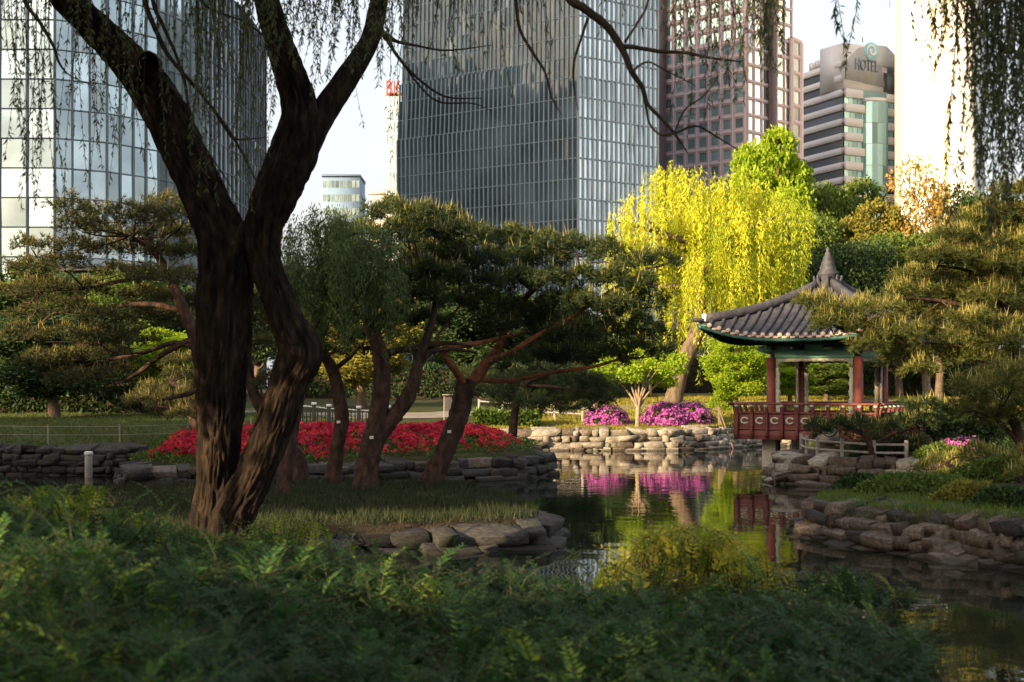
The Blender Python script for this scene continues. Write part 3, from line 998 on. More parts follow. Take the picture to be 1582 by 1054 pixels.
def curtain(fc, P0, P1, z0, z1, ncol, nrow, glass, vmat, hmat, vw=0.12, hw=0.10, tilt=0.006, left_shift=None, v_every=1, vproud=0.18):
    """glass curtain wall between plan points P0 and P1 (left to right as seen)"""
    P0, P1 = np.array(P0, float), np.array(P1, float)
    t2 = (P1 - P0); Ln = np.linalg.norm(t2); t2 = t2 / Ln
    T = np.array([t2[0], t2[1], 0]); n = np.array([t2[1], -t2[0], 0])
    cw, rh = Ln / ncol, (z1 - z0) / nrow
    for i in range(ncol):
        for j in range(nrow):
            z = z0 + (j + 0.5) * rh
            sh = (left_shift(z) if left_shift else 0.0) * (1 - (i + 0.5) / ncol)
            c = np.array([*(P0 + t2 * cw * (i + 0.5)), z]) + T * sh
            a, b = rng.normal(size=2) * tilt
            fc.pane(c, T * cw * 0.485 + n * a * cw, UP * rh * 0.485 + n * b * rh, n, glass)
    for i in range(0, ncol + 1, v_every):
        s0 = (left_shift(z0) if left_shift else 0) * (1 - i / ncol)
        if left_shift:
            zs = [z0, 33, 52, 63, z1]
        else:
            zs = [z0, z1]
        for za_, zb_ in zip(zs[:-1], zs[1:]):
            sa = (left_shift(za_) if left_shift else 0) * (1 - i / ncol)
            sb = (left_shift(zb_) if left_shift else 0) * (1 - i / ncol)
            p = np.array([*(P0 + t2 * cw * i), 0])
            a_, b_ = p + T * sa + UP * za_, p + T * sb + UP * zb_
            boxo('mullion', fc.parent, vmat, (a_ + b_) / 2 + n * vproud * 0.5, T * vw / 2, n * vproud, (b_ - a_) / 2)
    for j in range(nrow + 1):
        z = z0 + j * rh
        sh = left_shift(z) if left_shift else 0
        c = np.array([*((P0 + P1) / 2), z]) + T * sh / 2
        boxo('transom', fc.parent, hmat, c + n * 0.02, T * (Ln / 2 - sh / 2), n * 0.09, UP * hw / 2)


def backing(parent, plan, z0, z1, mat, inset=0.3, name='core'):
    """solid body a little behind the glass"""
    P = np.array(plan, float)
    c = P.mean(0)
    Q = c + (P - c) * (1 - inset / np.linalg.norm(P - c, axis=1)[:, None])
    n = len(Q)
    V = np.array([(*p, z0) for p in Q] + [(*p, z1) for p in Q])
    F = [list(range(n - 1, -1, -1)), list(range(n, 2 * n))] + [[i, (i + 1) % n, n + (i + 1) % n, n + i] for i in range(n)]
    return mk(name, V, F, mat, parent)


def xy(px, d):
    return np.array([(px - CX) / FPX * d, d])


# central blue glass tower
A0, A1, A2 = xy(613, 284), xy(893, 260), xy(1016, 271)
A3 = A2 + (A0 - A1)
tw = thing('glass_tower', 'dark blue glass tower with pale right flank standing behind the pines', 'building', (*A1, 0))
backing(tw, [A0 + (A1 - A0) * 0.075, A1, A2, A3], 0, 82, M['mull_dark'], 0.7)
fc = Facade(tw)


def left_edge(z):
    return float(np.interp(z, [0, 33, 52, 63, 82], [1.2, 0.5, 0.0, 1.4, 2.2]))


curtain(fc, A0, A1, 0, 82, 40, 22, M['glass_front'], M['mull_pale'], M['mull_pale'], 0.22, 0.14, 0.014, left_edge)
curtain(fc, A1, A2, 0, 82, 17, 22, M['glass_right'], M['mull_pale'], M['mull_pale'], 0.28, 0.3, 0.012)
curtain(fc, A2, A3, 0, 82, 10, 14, M['glass_front'], M['mull_pale'], M['mull_pale'], 0.3, 0.2, 0.004)
curtain(fc, A3, A0 + (A1 - A0) * 0.055, 0, 82, 6, 14, M['glass_front'], M['mull_pale'], M['mull_pale'], 0.3, 0.2, 0.004)
fc.finish()

# left curved tower
lp = [(-70, 226), (0, 222), (85, 222), (165, 226), (245, 234), (318, 247), (372, 266), (410, 290)]
LP = [xy(*p) for p in lp]
tw = thing('glass_tower', 'pale curved glass tower with dark grid behind the leaning willow trunk', 'building', (*LP[2], 0))
plan = LP + [LP[-1] + (-6, 30), LP[0] + (-10, 60)]
backing(tw, plan, 0, 74, M['mull_dark'], 0.8)
fc = Facade(tw)
for i in range(len(LP) - 1):
    L = np.linalg.norm(LP[i + 1] - LP[i])
    g = M['glass_left'] if i < 5 else M['glass_front']
    curtain(fc, LP[i], LP[i + 1], 0, 74, max(2, int(round(L / (5.0 if i < 2 else 2.4)))), 16, g, M['mull_mid'], M['mull_mid'], 0.34 if i < 2 else 0.26, 0.22, 0.012)
curtain(fc, LP[-1], plan[-2], 0, 74, 8, 20, M['glass_front'], M['mull_dark'], M['mull_dark'], 0.4, 0.3, 0.006)
curtain(fc, plan[-2], plan[-1], 0, 74, 12, 20, M['glass_front'], M['mull_dark'], M['mull_dark'], 0.4, 0.3, 0.006)
fc.finish()

# tower added out of view at left to keep low sun off the towers
tw = thing('glass_tower', 'added dark glass tower blocking the sun outside the left edge', 'building', (-132, 126, 0))
Q = [np.array(p, float) for p in ((-172, 126), (-132, 126), (-132, 166), (-172, 166))]
backing(tw, Q, 0, 164, M['mull_dark'], 0.6)
fc = Facade(tw)
for i in range(4):
    curtain(fc, Q[i], Q[(i + 1) % 4], 0, 164, 14, 34, M['glass_front'], M['mull_dark'], M['mull_dark'], 0.3, 0.25, 0.005, v_every=2)
fc.finish()

# mauve tower with square windows
def punched(fc, P0, P1, z0, z1, ncol, nrow, fw, fh, frame, glass, wall=None, skip=()):
    """wall face with recessed square windows: wall strips (piers and spandrels), frames, panes"""
    P0, P1 = np.array(P0, float), np.array(P1, float)
    t2 = (P1 - P0); Ln = np.linalg.norm(t2); t2 = t2 / Ln
    T = np.array([t2[0], t2[1], 0]); n = np.array([t2[1], -t2[0], 0])
    cw, rh = Ln / ncol, (z1 - z0) / nrow
    for i in range(ncol + 1):
        if i in skip: continue
        c = np.array([*(P0 + t2 * cw * i), (z0 + z1) / 2])
        boxo('pier', fc.parent, wall, c + n * 0.0, T * cw * (1 - fw) / 2, n * 0.25, UP * (z1 - z0) / 2)
        boxo('groove', fc.parent, frame, c + n * 0.25, T * cw * 0.04, n * 0.06, UP * (z1 - z0) / 2)
    for j in range(nrow + 1):
        c = np.array([*((P0 + P1) / 2), z0 + j * rh])
        boxo('spandrel', fc.parent, wall, c + n * 0.0, T * Ln / 2, n * 0.22, UP * rh * (1 - fh) / 2)
        boxo('string_course', fc.parent, frame, c + n * 0.25, T * Ln / 2, n * 0.05, UP * rh * 0.045)
    for i in range(ncol):
        for j in range(nrow):
            c = np.array([*(P0 + t2 * cw * (i + 0.5)), z0 + (j + 0.5) * rh])
            a, b = rng.normal(size=2) * 0.012
            fc.pane(c + n * 0.05, T * cw * fw * 0.52 + n * a, UP * rh * fh * 0.52 + n * b, n, glass)


B0, B1, B2 = xy(1024, 303), xy(1152, 290), xy(1222, 301)
B3 = xy(1237, 304)
tw = thing('office_tower', 'mauve stone tower with square windows between blue glass and striped building', 'building', (*B1, 0))
bb = B0 + (B2 - B1)
backing(tw, [B0, B1, B2, bb], 0, 86, M['mauve_dark'], 0.8)
fc = Facade(tw)
punched(fc, B0, B1, 0, 86, 7, 28, 0.62, 0.62, M['mauve_light'], M['glass_win'], M['mauve'])
punched(fc, B1, B2, 0, 86, 6, 25, 0.78, 0.78, M['mauve_light'], M['glass_right'], M['mauve_light'])
punched(fc, B2 + (0, -0.4), B3, 0, 76.5, 1, 22, 0.62, 0.74, M['mauve_light'], M['glass_left'], M['mauve_light'])
backing(tw, [B2 + (0, 0.6), B3 + (0, 0.3), B3 + (0, 14), B2 + (0, 14)], 0, 76.5, M['mauve'], 0.05, 'wing')
fc.finish()
c = np.array([*xy(1019.5, 303), 43])
boxo('corner_pier', tw, M['mauve_dark'], c, (1.15, 0, 0), (0, 1.6, 0), UP * 43)
tB = nrm(np.array([*(B2 - B1), 0])); nB = np.array([tB[1], -tB[0], 0])
boxo('dark_pier', tw, M['mauve_dark'], np.array([*(B1 + (B2 - B1) * 0.52), 43]) + nB * 0.55, tB * 0.9, nB * 0.5, UP * 43)

# striped hotel building
D = 325.0
k = D / FPX


def zz(py, d=D):
    return H + (HZ - py) / FPX * d


hb = thing('hotel_building', 'pale hotel with dark window bands and round blue emblem on roof', 'building', (*xy(1310, D), 0), None)
H0, H1, H2, H3 = xy(1234, 338), xy(1303, 322), xy(1332, 326), xy(1386, 330)
H4 = xy(1394, 352)
backing(hb, [H0, H1, H3, H4, xy(1250, 362)], 0, zz(112), M['glass_dark'], 0.6)
tl = nrm(np.array([*(H1 - H0), 0])); nl = np.array([tl[1], -tl[0], 0])
tr = nrm(np.array([*(H3 - H1), 0])); nr = np.array([tr[1], -tr[0], 0])
LenL, LenR = np.linalg.norm(H1 - H0), np.linalg.norm(H3 - H1)
fcs = Facade(hb)
nfl = 12
step = 22.3 * k
ztop = zz(103)
for j in range(24):
    z = ztop - j * step
    if z < 1: break
    c = np.array([*((H0 + H1) / 2), z])
    boxo('spandrel_band', hb, M['cladding'], c + nl * 0.1, tl * LenL / 2, nl * 0.5, UP * step * 0.22)
    fcs.pane(np.array([*((H0 + H1) / 2), z - step * 0.5]) + nl * 0.05, tl * LenL * 0.5, UP * step * 0.26, nl, M['glass_dark'])
    # right hand faces: pale panels and teal windows, stepping in and out round the glass bay
    wl_ = 0.32 if j % 3 else 0.42
    c = np.array([*(H1 + (H3 - H1) * wl_ / 2), z])
    boxo('spandrel_band', hb, M['cladding'], c + nr * 0.2, tr * LenR * wl_ / 2, nr * 0.55, UP * step * 0.27)
    for q in range(4):
        cq = np.array([*(H1 + (H3 - H1) * wl_ * (q + 0.5) / 4), z - step * 0.5])
        fcs.pane(cq + nr * 0.25, tr * LenR * wl_ * 0.115, UP * step * 0.21, nr, M['glass_teal'])
    c = np.array([*(H1 + (H3 - H1) * 0.88), z])
    if j > 1:
        boxo('spandrel_band', hb, M['cladding'], c + nr * 0.2, tr * LenR * 0.12, nr * 0.55, UP * step * 0.27)
        for q in range(3):
            cq = np.array([*(H1 + (H3 - H1) * (0.79 + 0.08 * q)), z - step * 0.5])
            fcs.pane(cq + nr * 0.25, tr * LenR * 0.036, UP * step * 0.2, nr, M['glass_teal'] if j != 8 else M['glass_dark'])
# teal glass bay, curved
cb = np.array([*(H1 + (H3 - H1) * 0.56), 0]) - nr * 1.0
ang = np.linspace(R(-78), R(78), 9)
rb = LenR * 0.235
zb1 = zz(158)
for a0, a1 in zip(ang[:-1], ang[1:]):
    p0 = cb + tr * rb * math.sin(a0) + nr * rb * math.cos(a0)
    p1 = cb + tr * rb * math.sin(a1) + nr * rb * math.cos(a1)
    for j in range(14):
        z1_, z0_ = zb1 - j * zb1 / 14, zb1 - (j + 1) * zb1 / 14
        c = (p0 + p1) / 2 + UP * (z0_ + z1_) / 2
        n_ = nrm(c * (1, 1, 0) - cb)
        fcs.pane(c, (p1 - p0) * 0.495, UP * (z1_ - z0_) * 0.49, n_, M['glass_teal'])
V, F = lathe(cb, [(rb * 0.97, 0), (rb * 0.97, zb1), (rb * 1.02, zb1), (rb * 1.02, zb1 + 0.8)], 32)
mk('glass_bay', V, F, M['cladding'], hb)
fcs.finish()
# upper block, hipped metal roof, gabled front with emblem
c = np.array([*(H1 + (H3 - H1) * 0.38), 0])
boxo('upper_block', hb, M['cladding'], c + UP * (zz(135) + 4.2) - nr * 3.5, tr * LenR * 0.40, nr * 4, UP * 5.2)
boxo('upper_window_band', hb, M['glass_teal'], c + UP * (zz(148)) + nr * 0.6, tr * LenR * 0.38, nr * 0.1, UP * 1.0)
boxo('roof_block', hb, M['mull_dark'], np.array([*(H1 + (H3 - H1) * 0.84), zz(124)]) - nr * 2.5, tr * LenR * 0.13, nr * 3, UP * 2.2)
r0, r1 = np.array([*H0, zz(106)]), np.array([*H1, zz(100)])
bk = np.array([-nl[0], -nl[1], 0])
V = np.array([r0 + nl * 0.6, r1 + nl * 0.6, r1 + bk * 18, r0 + bk * 18, r0 + bk * 6 + tl * 2 + UP * 3.6, r1 + bk * 8 + UP * 4.6, r1 + bk * 12 + UP * 4.6, r0 + bk * 12 + tl * 2 + UP * 3.6])
F = [[0, 1, 5, 4], [1, 2, 6, 5], [2, 3, 7, 6], [3, 0, 4, 7], [4, 5, 6, 7], [3, 2, 1, 0]]
hr = mk('roof', V, F, M['roof_grey'], hb)
for j in range(4):
    p = r0 * (1 - (0.14 + 0.13 * j)) + r1 * (0.14 + 0.13 * j)
    boxo('dormer', hr, M['cladding'], p + bk * 4.0 + UP * 2.7, tl * 0.75, bk * 2.2, UP * 1.0)
gc = np.array([*(H1 + (H3 - H1) * 0.36), 0]) + nr * 0.9
hw_ = LenR * 0.36
V = np.array([gc - tr * hw_ + UP * zz(128), gc + tr * hw_ + UP * zz(132), gc + tr * hw_ * 0.75 + UP * zz(96), gc + tr * hw_ * 0.3 + UP * zz(72), gc - tr * hw_ * 0.3 + UP * zz(76), gc - tr * hw_ + UP * zz(100)])
V = np.concatenate([V, V - nr * 6])
F = [[0, 1, 2, 3, 4, 5], [11, 10, 9, 8, 7, 6]] + [[i, i + 6, (i + 1) % 6 + 6, (i + 1) % 6] for i in range(6)]
gable = mk('gable', V, F, M['roof_grey'], hb)
ec = np.array([*xy(1345, D - 4), zz(80, D - 4)])
ang = np.linspace(0, 2 * np.pi, 28, endpoint=False)
d0 = np.array([ec + 2.05 * (tr * math.cos(t) + UP * math.sin(t)) for t in ang])
emb = mk('emblem', np.concatenate([d0, d0 + nr * 0.4]), [list(range(28, 56)), list(range(27, -1, -1))] + [[i, (i + 1) % 28, 28 + (i + 1) % 28, 28 + i] for i in range(28)], M['sign_blue'], gable)
sp = []
for t in np.linspace(0, 1, 16):
    r_ = 1.5 - 1.0 * t
    a = R(210) - t * R(430)
    sp.append(ec + nr * 0.45 + r_ * (tr * math.cos(a) + UP * math.sin(a)))
V, F = tube(sp, np.linspace(0.12, 0.3, 16), 40, 6)
mk('swirl', V, F, M['cladding'], emb, smooth=True)


def lettering(name, txt, loc, size, T, n, mat, parent, depth=0.15, sx=1.0):
    cu = bpy.data.curves.new(name, 'FONT')
    cu.body = txt
    cu.size = size
    cu.extrude = depth
    cu.align_x = 'CENTER'
    tmp = bpy.data.objects.new(name, cu)
    me = bpy.data.meshes.new_from_object(tmp)
    bpy.data.objects.remove(tmp)
    me.materials.clear()
    me.materials.append(mat)
    o = bpy.data.objects.new(name, me)
    COL.objects.link(o)
    o.parent = parent
    c = np.asarray(loc, float) - ORG[parent]
    o.matrix_local = Matrix(((T[0] * sx, 0, n[0], c[0]), (T[1] * sx, 0, n[1], c[1]), (0, 1, 0, c[2]), (0, 0, 0, 1)))
    return o


lettering('lettering', 'HOTEL', np.array([*xy(1337, D - 4), zz(110, D - 4)]) + nr * 0.3, 3.6, tr, nr, M['letter_grey'], gable, 0.2, 0.62)
V, F = tube([ec + UP * 1.9 - tr * 2.4, ec + UP * 3.0 - tr * 2.4], [0.12, 0.08], 3, 6)
mk('mast', V, F, M['dark_metal'], gable)

# sunlit white tower, mostly burnt out by light
W0, W1, W2 = xy(1388, 313), xy(1496, 297), xy(1522, 326)
wt = thing('white_tower', 'bright sunlit white tower with thin peach vertical strips', 'building', (*W1, 0))
backing(wt, [W0, W1, W2, W0 + (W2 - W1)], 0, 125, M['white_tower'], 0.01, 'body')
tW = nrm(np.array([*(W1 - W0), 0])); nW = np.array([tW[1], -tW[0], 0])
LW = np.linalg.norm(W1 - W0)
for u, w_ in ((0.52, 0.55), (0.705, 0.75)):
    boxo('strip', wt, M['peach'], np.array([*(W0 + (W1 - W0) * u), 62.5]) + nW * 0.15, tW * w_, nW * 0.2, UP * 62.5)
boxo('edge_strip', wt, M['concrete'], np.array([*W0, 62.5]) + nW * 0.1, tW * 0.7, nW * 0.3, UP * 62.5)
for j in range(26):
    boxo('floor_line', wt, M['cladding'], np.array([*((W0 + W1) / 2), 4.6 * (j + 1)]) + nW * 0.02, tW * LW / 2, nW * 0.05, UP * 0.12)

# small far buildings in the gap
def far_block(label, px0, px1, top, d, wall, win, ncol, nrow, depth=14, win_h=0.5):
    a, b = xy(px0, d), xy(px1, d)
    t = thing('office_block', label, 'building', (*((a + b) / 2), 0))
    zt = zz(top, d)
    backing(t, [a, b, b + (0, depth), a + (0, depth)], 0, zt, wall, 0.001, 'wall')
    w = (b[0] - a[0]) / ncol
    rh = zt / nrow
    f = Facade(t)
    for i in range(ncol):
        for j in range(nrow):
            f.pane(np.array([a[0] + w * (i + 0.5), d - 0.06, rh * (j + 0.5)]), np.array([w * 0.36, 0, 0]), UP * rh * win_h * 0.5, np.array([0, -1.0, 0]), win)
    f.finish(120, 'window')
    boxo('parapet', t, wall, ((a[0] + b[0]) / 2, d + depth / 2, zt + 0.4), ((b[0] - a[0]) / 2 + 0.15, 0, 0), (0, depth / 2 + 0.15, 0), (0, 0, 0.4))
    return t, a, b, zt


M['blue_wall'] = surf('blue_cladding', [(0.13, 0.2, 0.30), (0.17, 0.25, 0.36)], 0.2, 0.6, 0)
M['cream_wall'] = surf('cream_wall', [(0.62, 0.5, 0.42), (0.7, 0.58, 0.5)], 0.2, 0.8, 0)
M['pale_wall'] = surf('pale_wall', [(0.62, 0.6, 0.58), (0.7, 0.68, 0.66)], 0.2, 0.8, 0)
far_block('small blue office block in the sky gap right of willow trunk', 498, 556, 274, 400, M['blue_wall'], M['glass_win'], 9, 16)
far_block('low peach coloured block peeping over the pines', 571, 604, 301, 460, M['cream_wall'], M['glass_win'], 4, 14)
bk_, a, b, zt = far_block('slim white office building carrying red rooftop letters', 597, 640, 148, 380, M['pale_wall'], M['glass_win'], 12, 24, 16, 0.9)
lettering('lettering', 'BK', (a[0] + 1.9, 379.6, zt + 0.1), 5.6, (1, 0, 0), (0, -1, 0), M['sign_red'], bk_, 0.25, 0.62)
# pale podium glimpsed through the left trees
pd = thing('podium_building', 'pale low building with dark eave glimpsed between left pines', 'building', (*xy(155, 190), 0))
boxo('wall', pd, M['pale_wall'], np.array([*xy(153, 196), 8]), (2.6, 0, 0), (0, 6, 0), (0, 0, zz(425, 190) / 2 + 1))
boxo('eave', pd, M['dark_metal'], np.array([*xy(150, 194), zz(420, 190)]), (3.6, 0, 0), (0, 7, 0), (0, 0, 0.5))
for q in range(4):
    boxo('rib', pd, M['mull_dark'], np.array([*xy(137 + q * 10, 189.8), 8]), (0.07, 0, 0), (0, 0.15, 0), (0, 0, zz(425, 190) / 2))

# ------------------------------------------------------------------ the big foreground willow
TD = 19.0


def pxr(w, d):
    return w * 0.5 * d / FPX


def bark_tube(path, d0, rings, seg, amp, zflare=None):
    """path: (px, py, width px, depth offset); deep furrowed bark as real relief"""
    P = np.array([at(p[0], p[1], d0 + p[3]) for p in path])
    r = np.array([pxr(p[2] * 0.9, d0 + p[3]) for p in path])
    A = catmull(np.column_stack([P, r]), rings)
    C, r = A[:, :3], A[:, 3]
    T = nrm(np.gradient(C, axis=0))
    X = nrm(np.cross(T, np.array([0.05, 1.0, 0.1])))
    Y = np.cross(T, X)
    s = np.concatenate([[0], np.cumsum(np.linalg.norm(np.diff(C, axis=0), axis=1))])
    V = np.zeros((rings, seg, 3))
    for i in range(rings):
        for j in range(seg):
            t = 2 * math.pi * j / seg
            q = Vector((math.cos(t) * 3.4, math.sin(t) * 3.4, s[i] * 1.5))
            w = noise.noise(q * 0.7) * 0.9
            n1 = 1 - abs(noise.noise(Vector((q.x * 1.9 + w, q.y * 1.9 + w, q.z * 1.5)))) * 3.2
            n2 = noise.noise(q * 3.1)
            big = noise.noise(Vector((math.cos(t) * 0.9, math.sin(t) * 0.9, s[i] * 0.9 + 7)))
            rr = r[i] * (1 + 0.10 * big) + amp * (n1 - 0.4) * min(1, r[i] / 0.25) + amp * 0.5 * n2
            V[i, j] = C[i] + X[i] * rr * math.cos(t) + Y[i] * rr * math.sin(t)
    V = V.reshape(-1, 3)
    i = np.arange(rings - 1)[:, None] * seg
    j = np.arange(seg)[None, :]
    k = (j + 1) % seg
    return V, np.stack([i + j, i + k, i + seg + k, i + seg + j], -1).reshape(-1, 4)


bw = thing('willow_tree', 'huge dark forked willow with furrowed bark leaning over foreground shrubs', 'tree', (*at(345, 800, TD)[:2], 0.5))
left_stem = [(334, 862, 118, 0), (333, 800, 84, 0), (335, 740, 66, 0), (340, 650, 76, 0), (343, 560, 90, 0), (346, 480, 93, 0), (349, 420, 90, 0), (344, 368, 84, 0), (320, 312, 77, 0), (286, 240, 72, 0), (250, 165, 70, 0), (214, 112, 64, -.2), (160, 55, 56, -.4), (103, 0, 46, -.7), (40, -70, 42, -1.2), (-60, -160, 34, -2.2), (-170, -230, 26, -3.5)]
mk('trunk', *bark_tube(left_stem, TD, 260, 110, 0.038), M['bark'], bw, smooth=True)
right_stem = [(352, 862, 100, -.25), (362, 800, 72, -.3), (392, 735, 62, -.35), (425, 655, 64, -.35), (448, 585, 66, -.35), (463, 545, 74, -.35), (446, 503, 58, -.3), (426, 450, 52, -.25), (409, 400, 55, -.2), (408, 350, 64, -.2), (428, 295, 78, -.2), (456, 228, 78, -.2), (464, 175, 60, -.2), (452, 125, 54, -.25), (433, 70, 48, -.3), (412, 0, 42, -.4), (400, -80, 38, -.6), (410, -170, 32, -1.5), (430, -240, 26, -3)]
mk('trunk', *bark_tube(right_stem, TD, 260, 96, 0.032), M['bark'], bw, smooth=True)
right_limb = [(470, 232, 50, -.15), (492, 188, 47, -.1), (528, 132, 42, 0), (556, 90, 36, .05), (574, 55, 33, .1), (586, 0, 31, .1), (600, -80, 29, -.2), (640, -150, 26, -1.5), (730, -200, 22, -3.5), (850, -210, 18, -5)]
mk('limb', *bark_tube(right_limb, TD, 120, 44, 0.014), M['bark'], bw, smooth=True)
saddle = [(352, 400, 60, -.1), (378, 366, 46, -.12), (412, 345, 50, -.15)]
mk('fork', *bark_tube(saddle, TD, 24, 40, 0.014), M['bark'], bw, smooth=True)
# knot where an old limb was cut
V, F = tube([at(215, 118, TD - 0.1), at(226, 103, TD - 0.35), at(230, 98, TD - 0.55)], [0.22, 0.2, 0.15], 8, 14, 0.05)
mk('knot', V, F, M['bark'], bw, smooth=True)


def twig(path, d, name='branch', parent=None, mat='twig', seg=7):
    P = [at(p[0], p[1], d + (p[3] if len(p) > 3 else 0)) for p in path]
    r = [pxr(p[2], d) for p in path]
    V, F = tube(P, r, max(8, len(P) * 5), seg, 0.06)
    return mk(name, V, F, M[mat], parent or bw, smooth=True)


# bare hanging branches against the towers
twig([(850, -210, 18, 1), (868, -60, 17), (878, -5, 15), (905, 15, 14), (938, 42, 13), (962, 78, 11), (975, 110, 9), (992, 135, 8), (1000, 160, 6), (1018, 180, 6), (1040, 204, 5), (1062, 236, 2)], 14)
twig([(958, 72, 8), (985, 74, 7), (1020, 80, 6), (1060, 82, 5), (1100, 90, 4), (1148, 96, 2)], 14)
twig([(992, 138, 5), (998, 165, 4), (1003, 190, 3.5), (1020, 208, 3.5), (1042, 206, 4), (1075, 195, 3.5), (1105, 210, 3), (1140, 232, 1.5)], 14)
twig([(908, 28, 5), (896, 65, 4), (887, 95, 4), (886, 130, 3), (893, 170, 1.5)], 14)
twig([(965, 66, 4), (985, 35, 4), (1000, 5, 4), (1010, -60, 5)], 14)
twig([(797, -80, 9), (797, 0, 6), (803, 45, 5), (822, 80, 5), (842, 112, 4), (852, 150, 3), (868, 178, 1.5)], 14.5)
twig([(975, 112, 4), (1000, 96, 3), (1030, 110, 2.5), (1070, 130, 1.2)], 13.8)
twig([(1042, 205, 3), (1058, 170, 2.5), (1085, 150, 2), (1110, 120, 1)], 14.2)
twig([(592, 52, 9), (612, 64, 6), (640, 70, 4), (690, 78, 3), (760, 70, 1.5)], 18.6)
twig([(590, 48, 8), (618, 92, 5), (650, 125, 4), (690, 150, 3), (745, 152, 1.5)], 18.4)
twig([(618, 92, 4), (650, 135, 3), (680, 158, 3), (730, 160, 2), (760, 172, 1)], 18.4)
twig([(222, -60, 12), (224, 0, 9), (240, 45, 8), (258, 82, 7), (280, 110, 6), (315, 150, 5), (345, 190, 5), (372, 232, 4), (398, 284, 2)], 16.5)
twig([(238, -60, 9), (236, 0, 7), (252, 40, 6), (270, 80, 5), (285, 125, 5), (292, 165, 4), (310, 215, 3), (345, 270, 2), (370, 310, 1.5)], 16.3)
twig([(330, 170, 4), (352, 205, 3), (362, 215, 3), (385, 215, 2.5), (415, 212, 1)], 16.5)
twig([(30, -60, 9), (38, 0, 7), (62, 35, 6), (82, 70, 5), (92, 98, 4), (110, 118, 2), (150, 135, 1)], 15.5)
twig([(300, -60, 5), (310, 0, 4), (340, 20, 3.5), (380, 35, 3), (425, 70, 1.5)], 16)
# limbs carrying the hanging shoots above the picture
for pth, d_ in (([(-170, -230, 26, -.5), (-60, -200, 20, -1), (100, -160, 16, -1.5), (260, -150, 12, -1), (420, -160, 10, 0)], 16),
                ([(430, -240, 26, 0), (560, -200, 20, -1), (700, -170, 16, -1.5), (850, -180, 12, -2), (1000, -160, 10, -2.2), (1180, -150, 8, -2), (1340, -130, 5, -2)], 16),
                ([(103, 0, 20, 2.3), (60, -100, 18, 1.5), (-40, -180, 12, 0)], 16),
                ([(412, 0, 20, 2.6), (330, -120, 16, 1.5), (230, -170, 12, .5)], 16)):
    twig(pth, d_, 'limb', mat='bark', seg=10)


def strands(regions, leafL=0.075, leafW=0.0145, step=0.028, top=-170):
    """hanging willow shoots; region: (px0, px1, bottom min, bottom max, count, depth, depth spread, fullness)"""
    B, Dd, Sd, tn, stems = [], [], [], [], []
    for (x0, x1, b0, b1, n, dep, ds, full) in regions:
        xs = rng.uniform(x0, x1, n)
        for x in xs:
            d = dep + rng.uniform(-ds, ds)
            tp = top + rng.uniform(-40, 60)
            bt = b0 + (b1 - b0) * rng.beta(1.3, 1.6)
            p0, p1 = at(x + rng.normal() * 10, tp, d), at(x + rng.normal() * 9, bt, d)
            L = np.linalg.norm(p1 - p0)
            m = max(6, int(L / 0.12))
            t = np.linspace(0, 1, m)[:, None]
            sway = np.column_stack([np.sin(t[:, 0] * rng.uniform(2, 5) + rng.uniform(0, 6)) * 0.12, np.sin(t[:, 0] * 3 + rng.uniform(0, 6)) * 0.06, np.zeros(m)]) * t
            C = p0 + (p1 - p0) * t + sway
            stems.append(tube(C, np.linspace(0.006, 0.0022, m), m, 3))
            k = int(L / step * full)
            u = np.sort(rng.uniform(0.12, 1, k) ** 0.9) * (m - 1)
            i0 = np.minimum(u.astype(int), m - 2)
            f = (u - i0)[:, None]
            base = C[i0] * (1 - f) + C[i0 + 1] * f
            az = rng.uniform(0, 6.283, k)
            dirs = np.column_stack([np.cos(az) * 0.55, np.sin(az) * 0.55, -np.abs(rng.normal(0.9, 0.35, k))])
            B.append(base); Dd.append(dirs)
            tn.append(np.clip(rng.normal(0.35 + 0.25 * rng.random(), 0.2, k), 0, 1))
    B, Dd, tn = np.concatenate(B), np.concatenate(Dd), np.concatenate(tn)
    V, F = leaves(B, Dd, perp(Dd), leafL * rng.uniform(0.6, 1.25, len(B)), leafW * rng.uniform(0.8, 1.3, len(B)))
    return V, F, np.repeat(tn, 4), join(stems)


V, F, tn, st = strands([
    (-20, 120, 120, 370, 26, 15, 1.0, .75), (100, 290, 40, 330, 30, 15.5, 1, .7), (285, 425, 120, 330, 38, 16, 1, .9), (290, 420, 0, 200, 28, 16, 1, 1.0),
    (430, 500, 0, 150, 34, 16.5, 1, 1.0), (495, 625, 0, 150, 52, 16.5, 1, .9), (520, 620, 60, 330, 9, 16.5, .5, .45), (620, 720, -20, 110, 22, 15.5, 1, .8),
    (700, 900, -60, 90, 22, 15, 1, .7), (690, 830, 40, 190, 8, 15, 1, .6), (900, 1030, -60, 80, 14, 14.5, 1, .7), (1025, 1165, 20, 225, 44, 14, .8, .9), (1150, 1215, 0, 90, 20, 13.5, .6, 1.0),
    (1180, 1200, 70, 120, 5, 13, .2, 1.3), (1296, 1312, 40, 110, 4, 12.5, .15, 1.3), (1310, 1420, -90, 10, 12, 12.5, .4, .8)])
mk('hanging_leaves', V, F, M['willow_dark'], bw, tint=tn)
mk('hanging_stems', *st, M['twig'], bw)

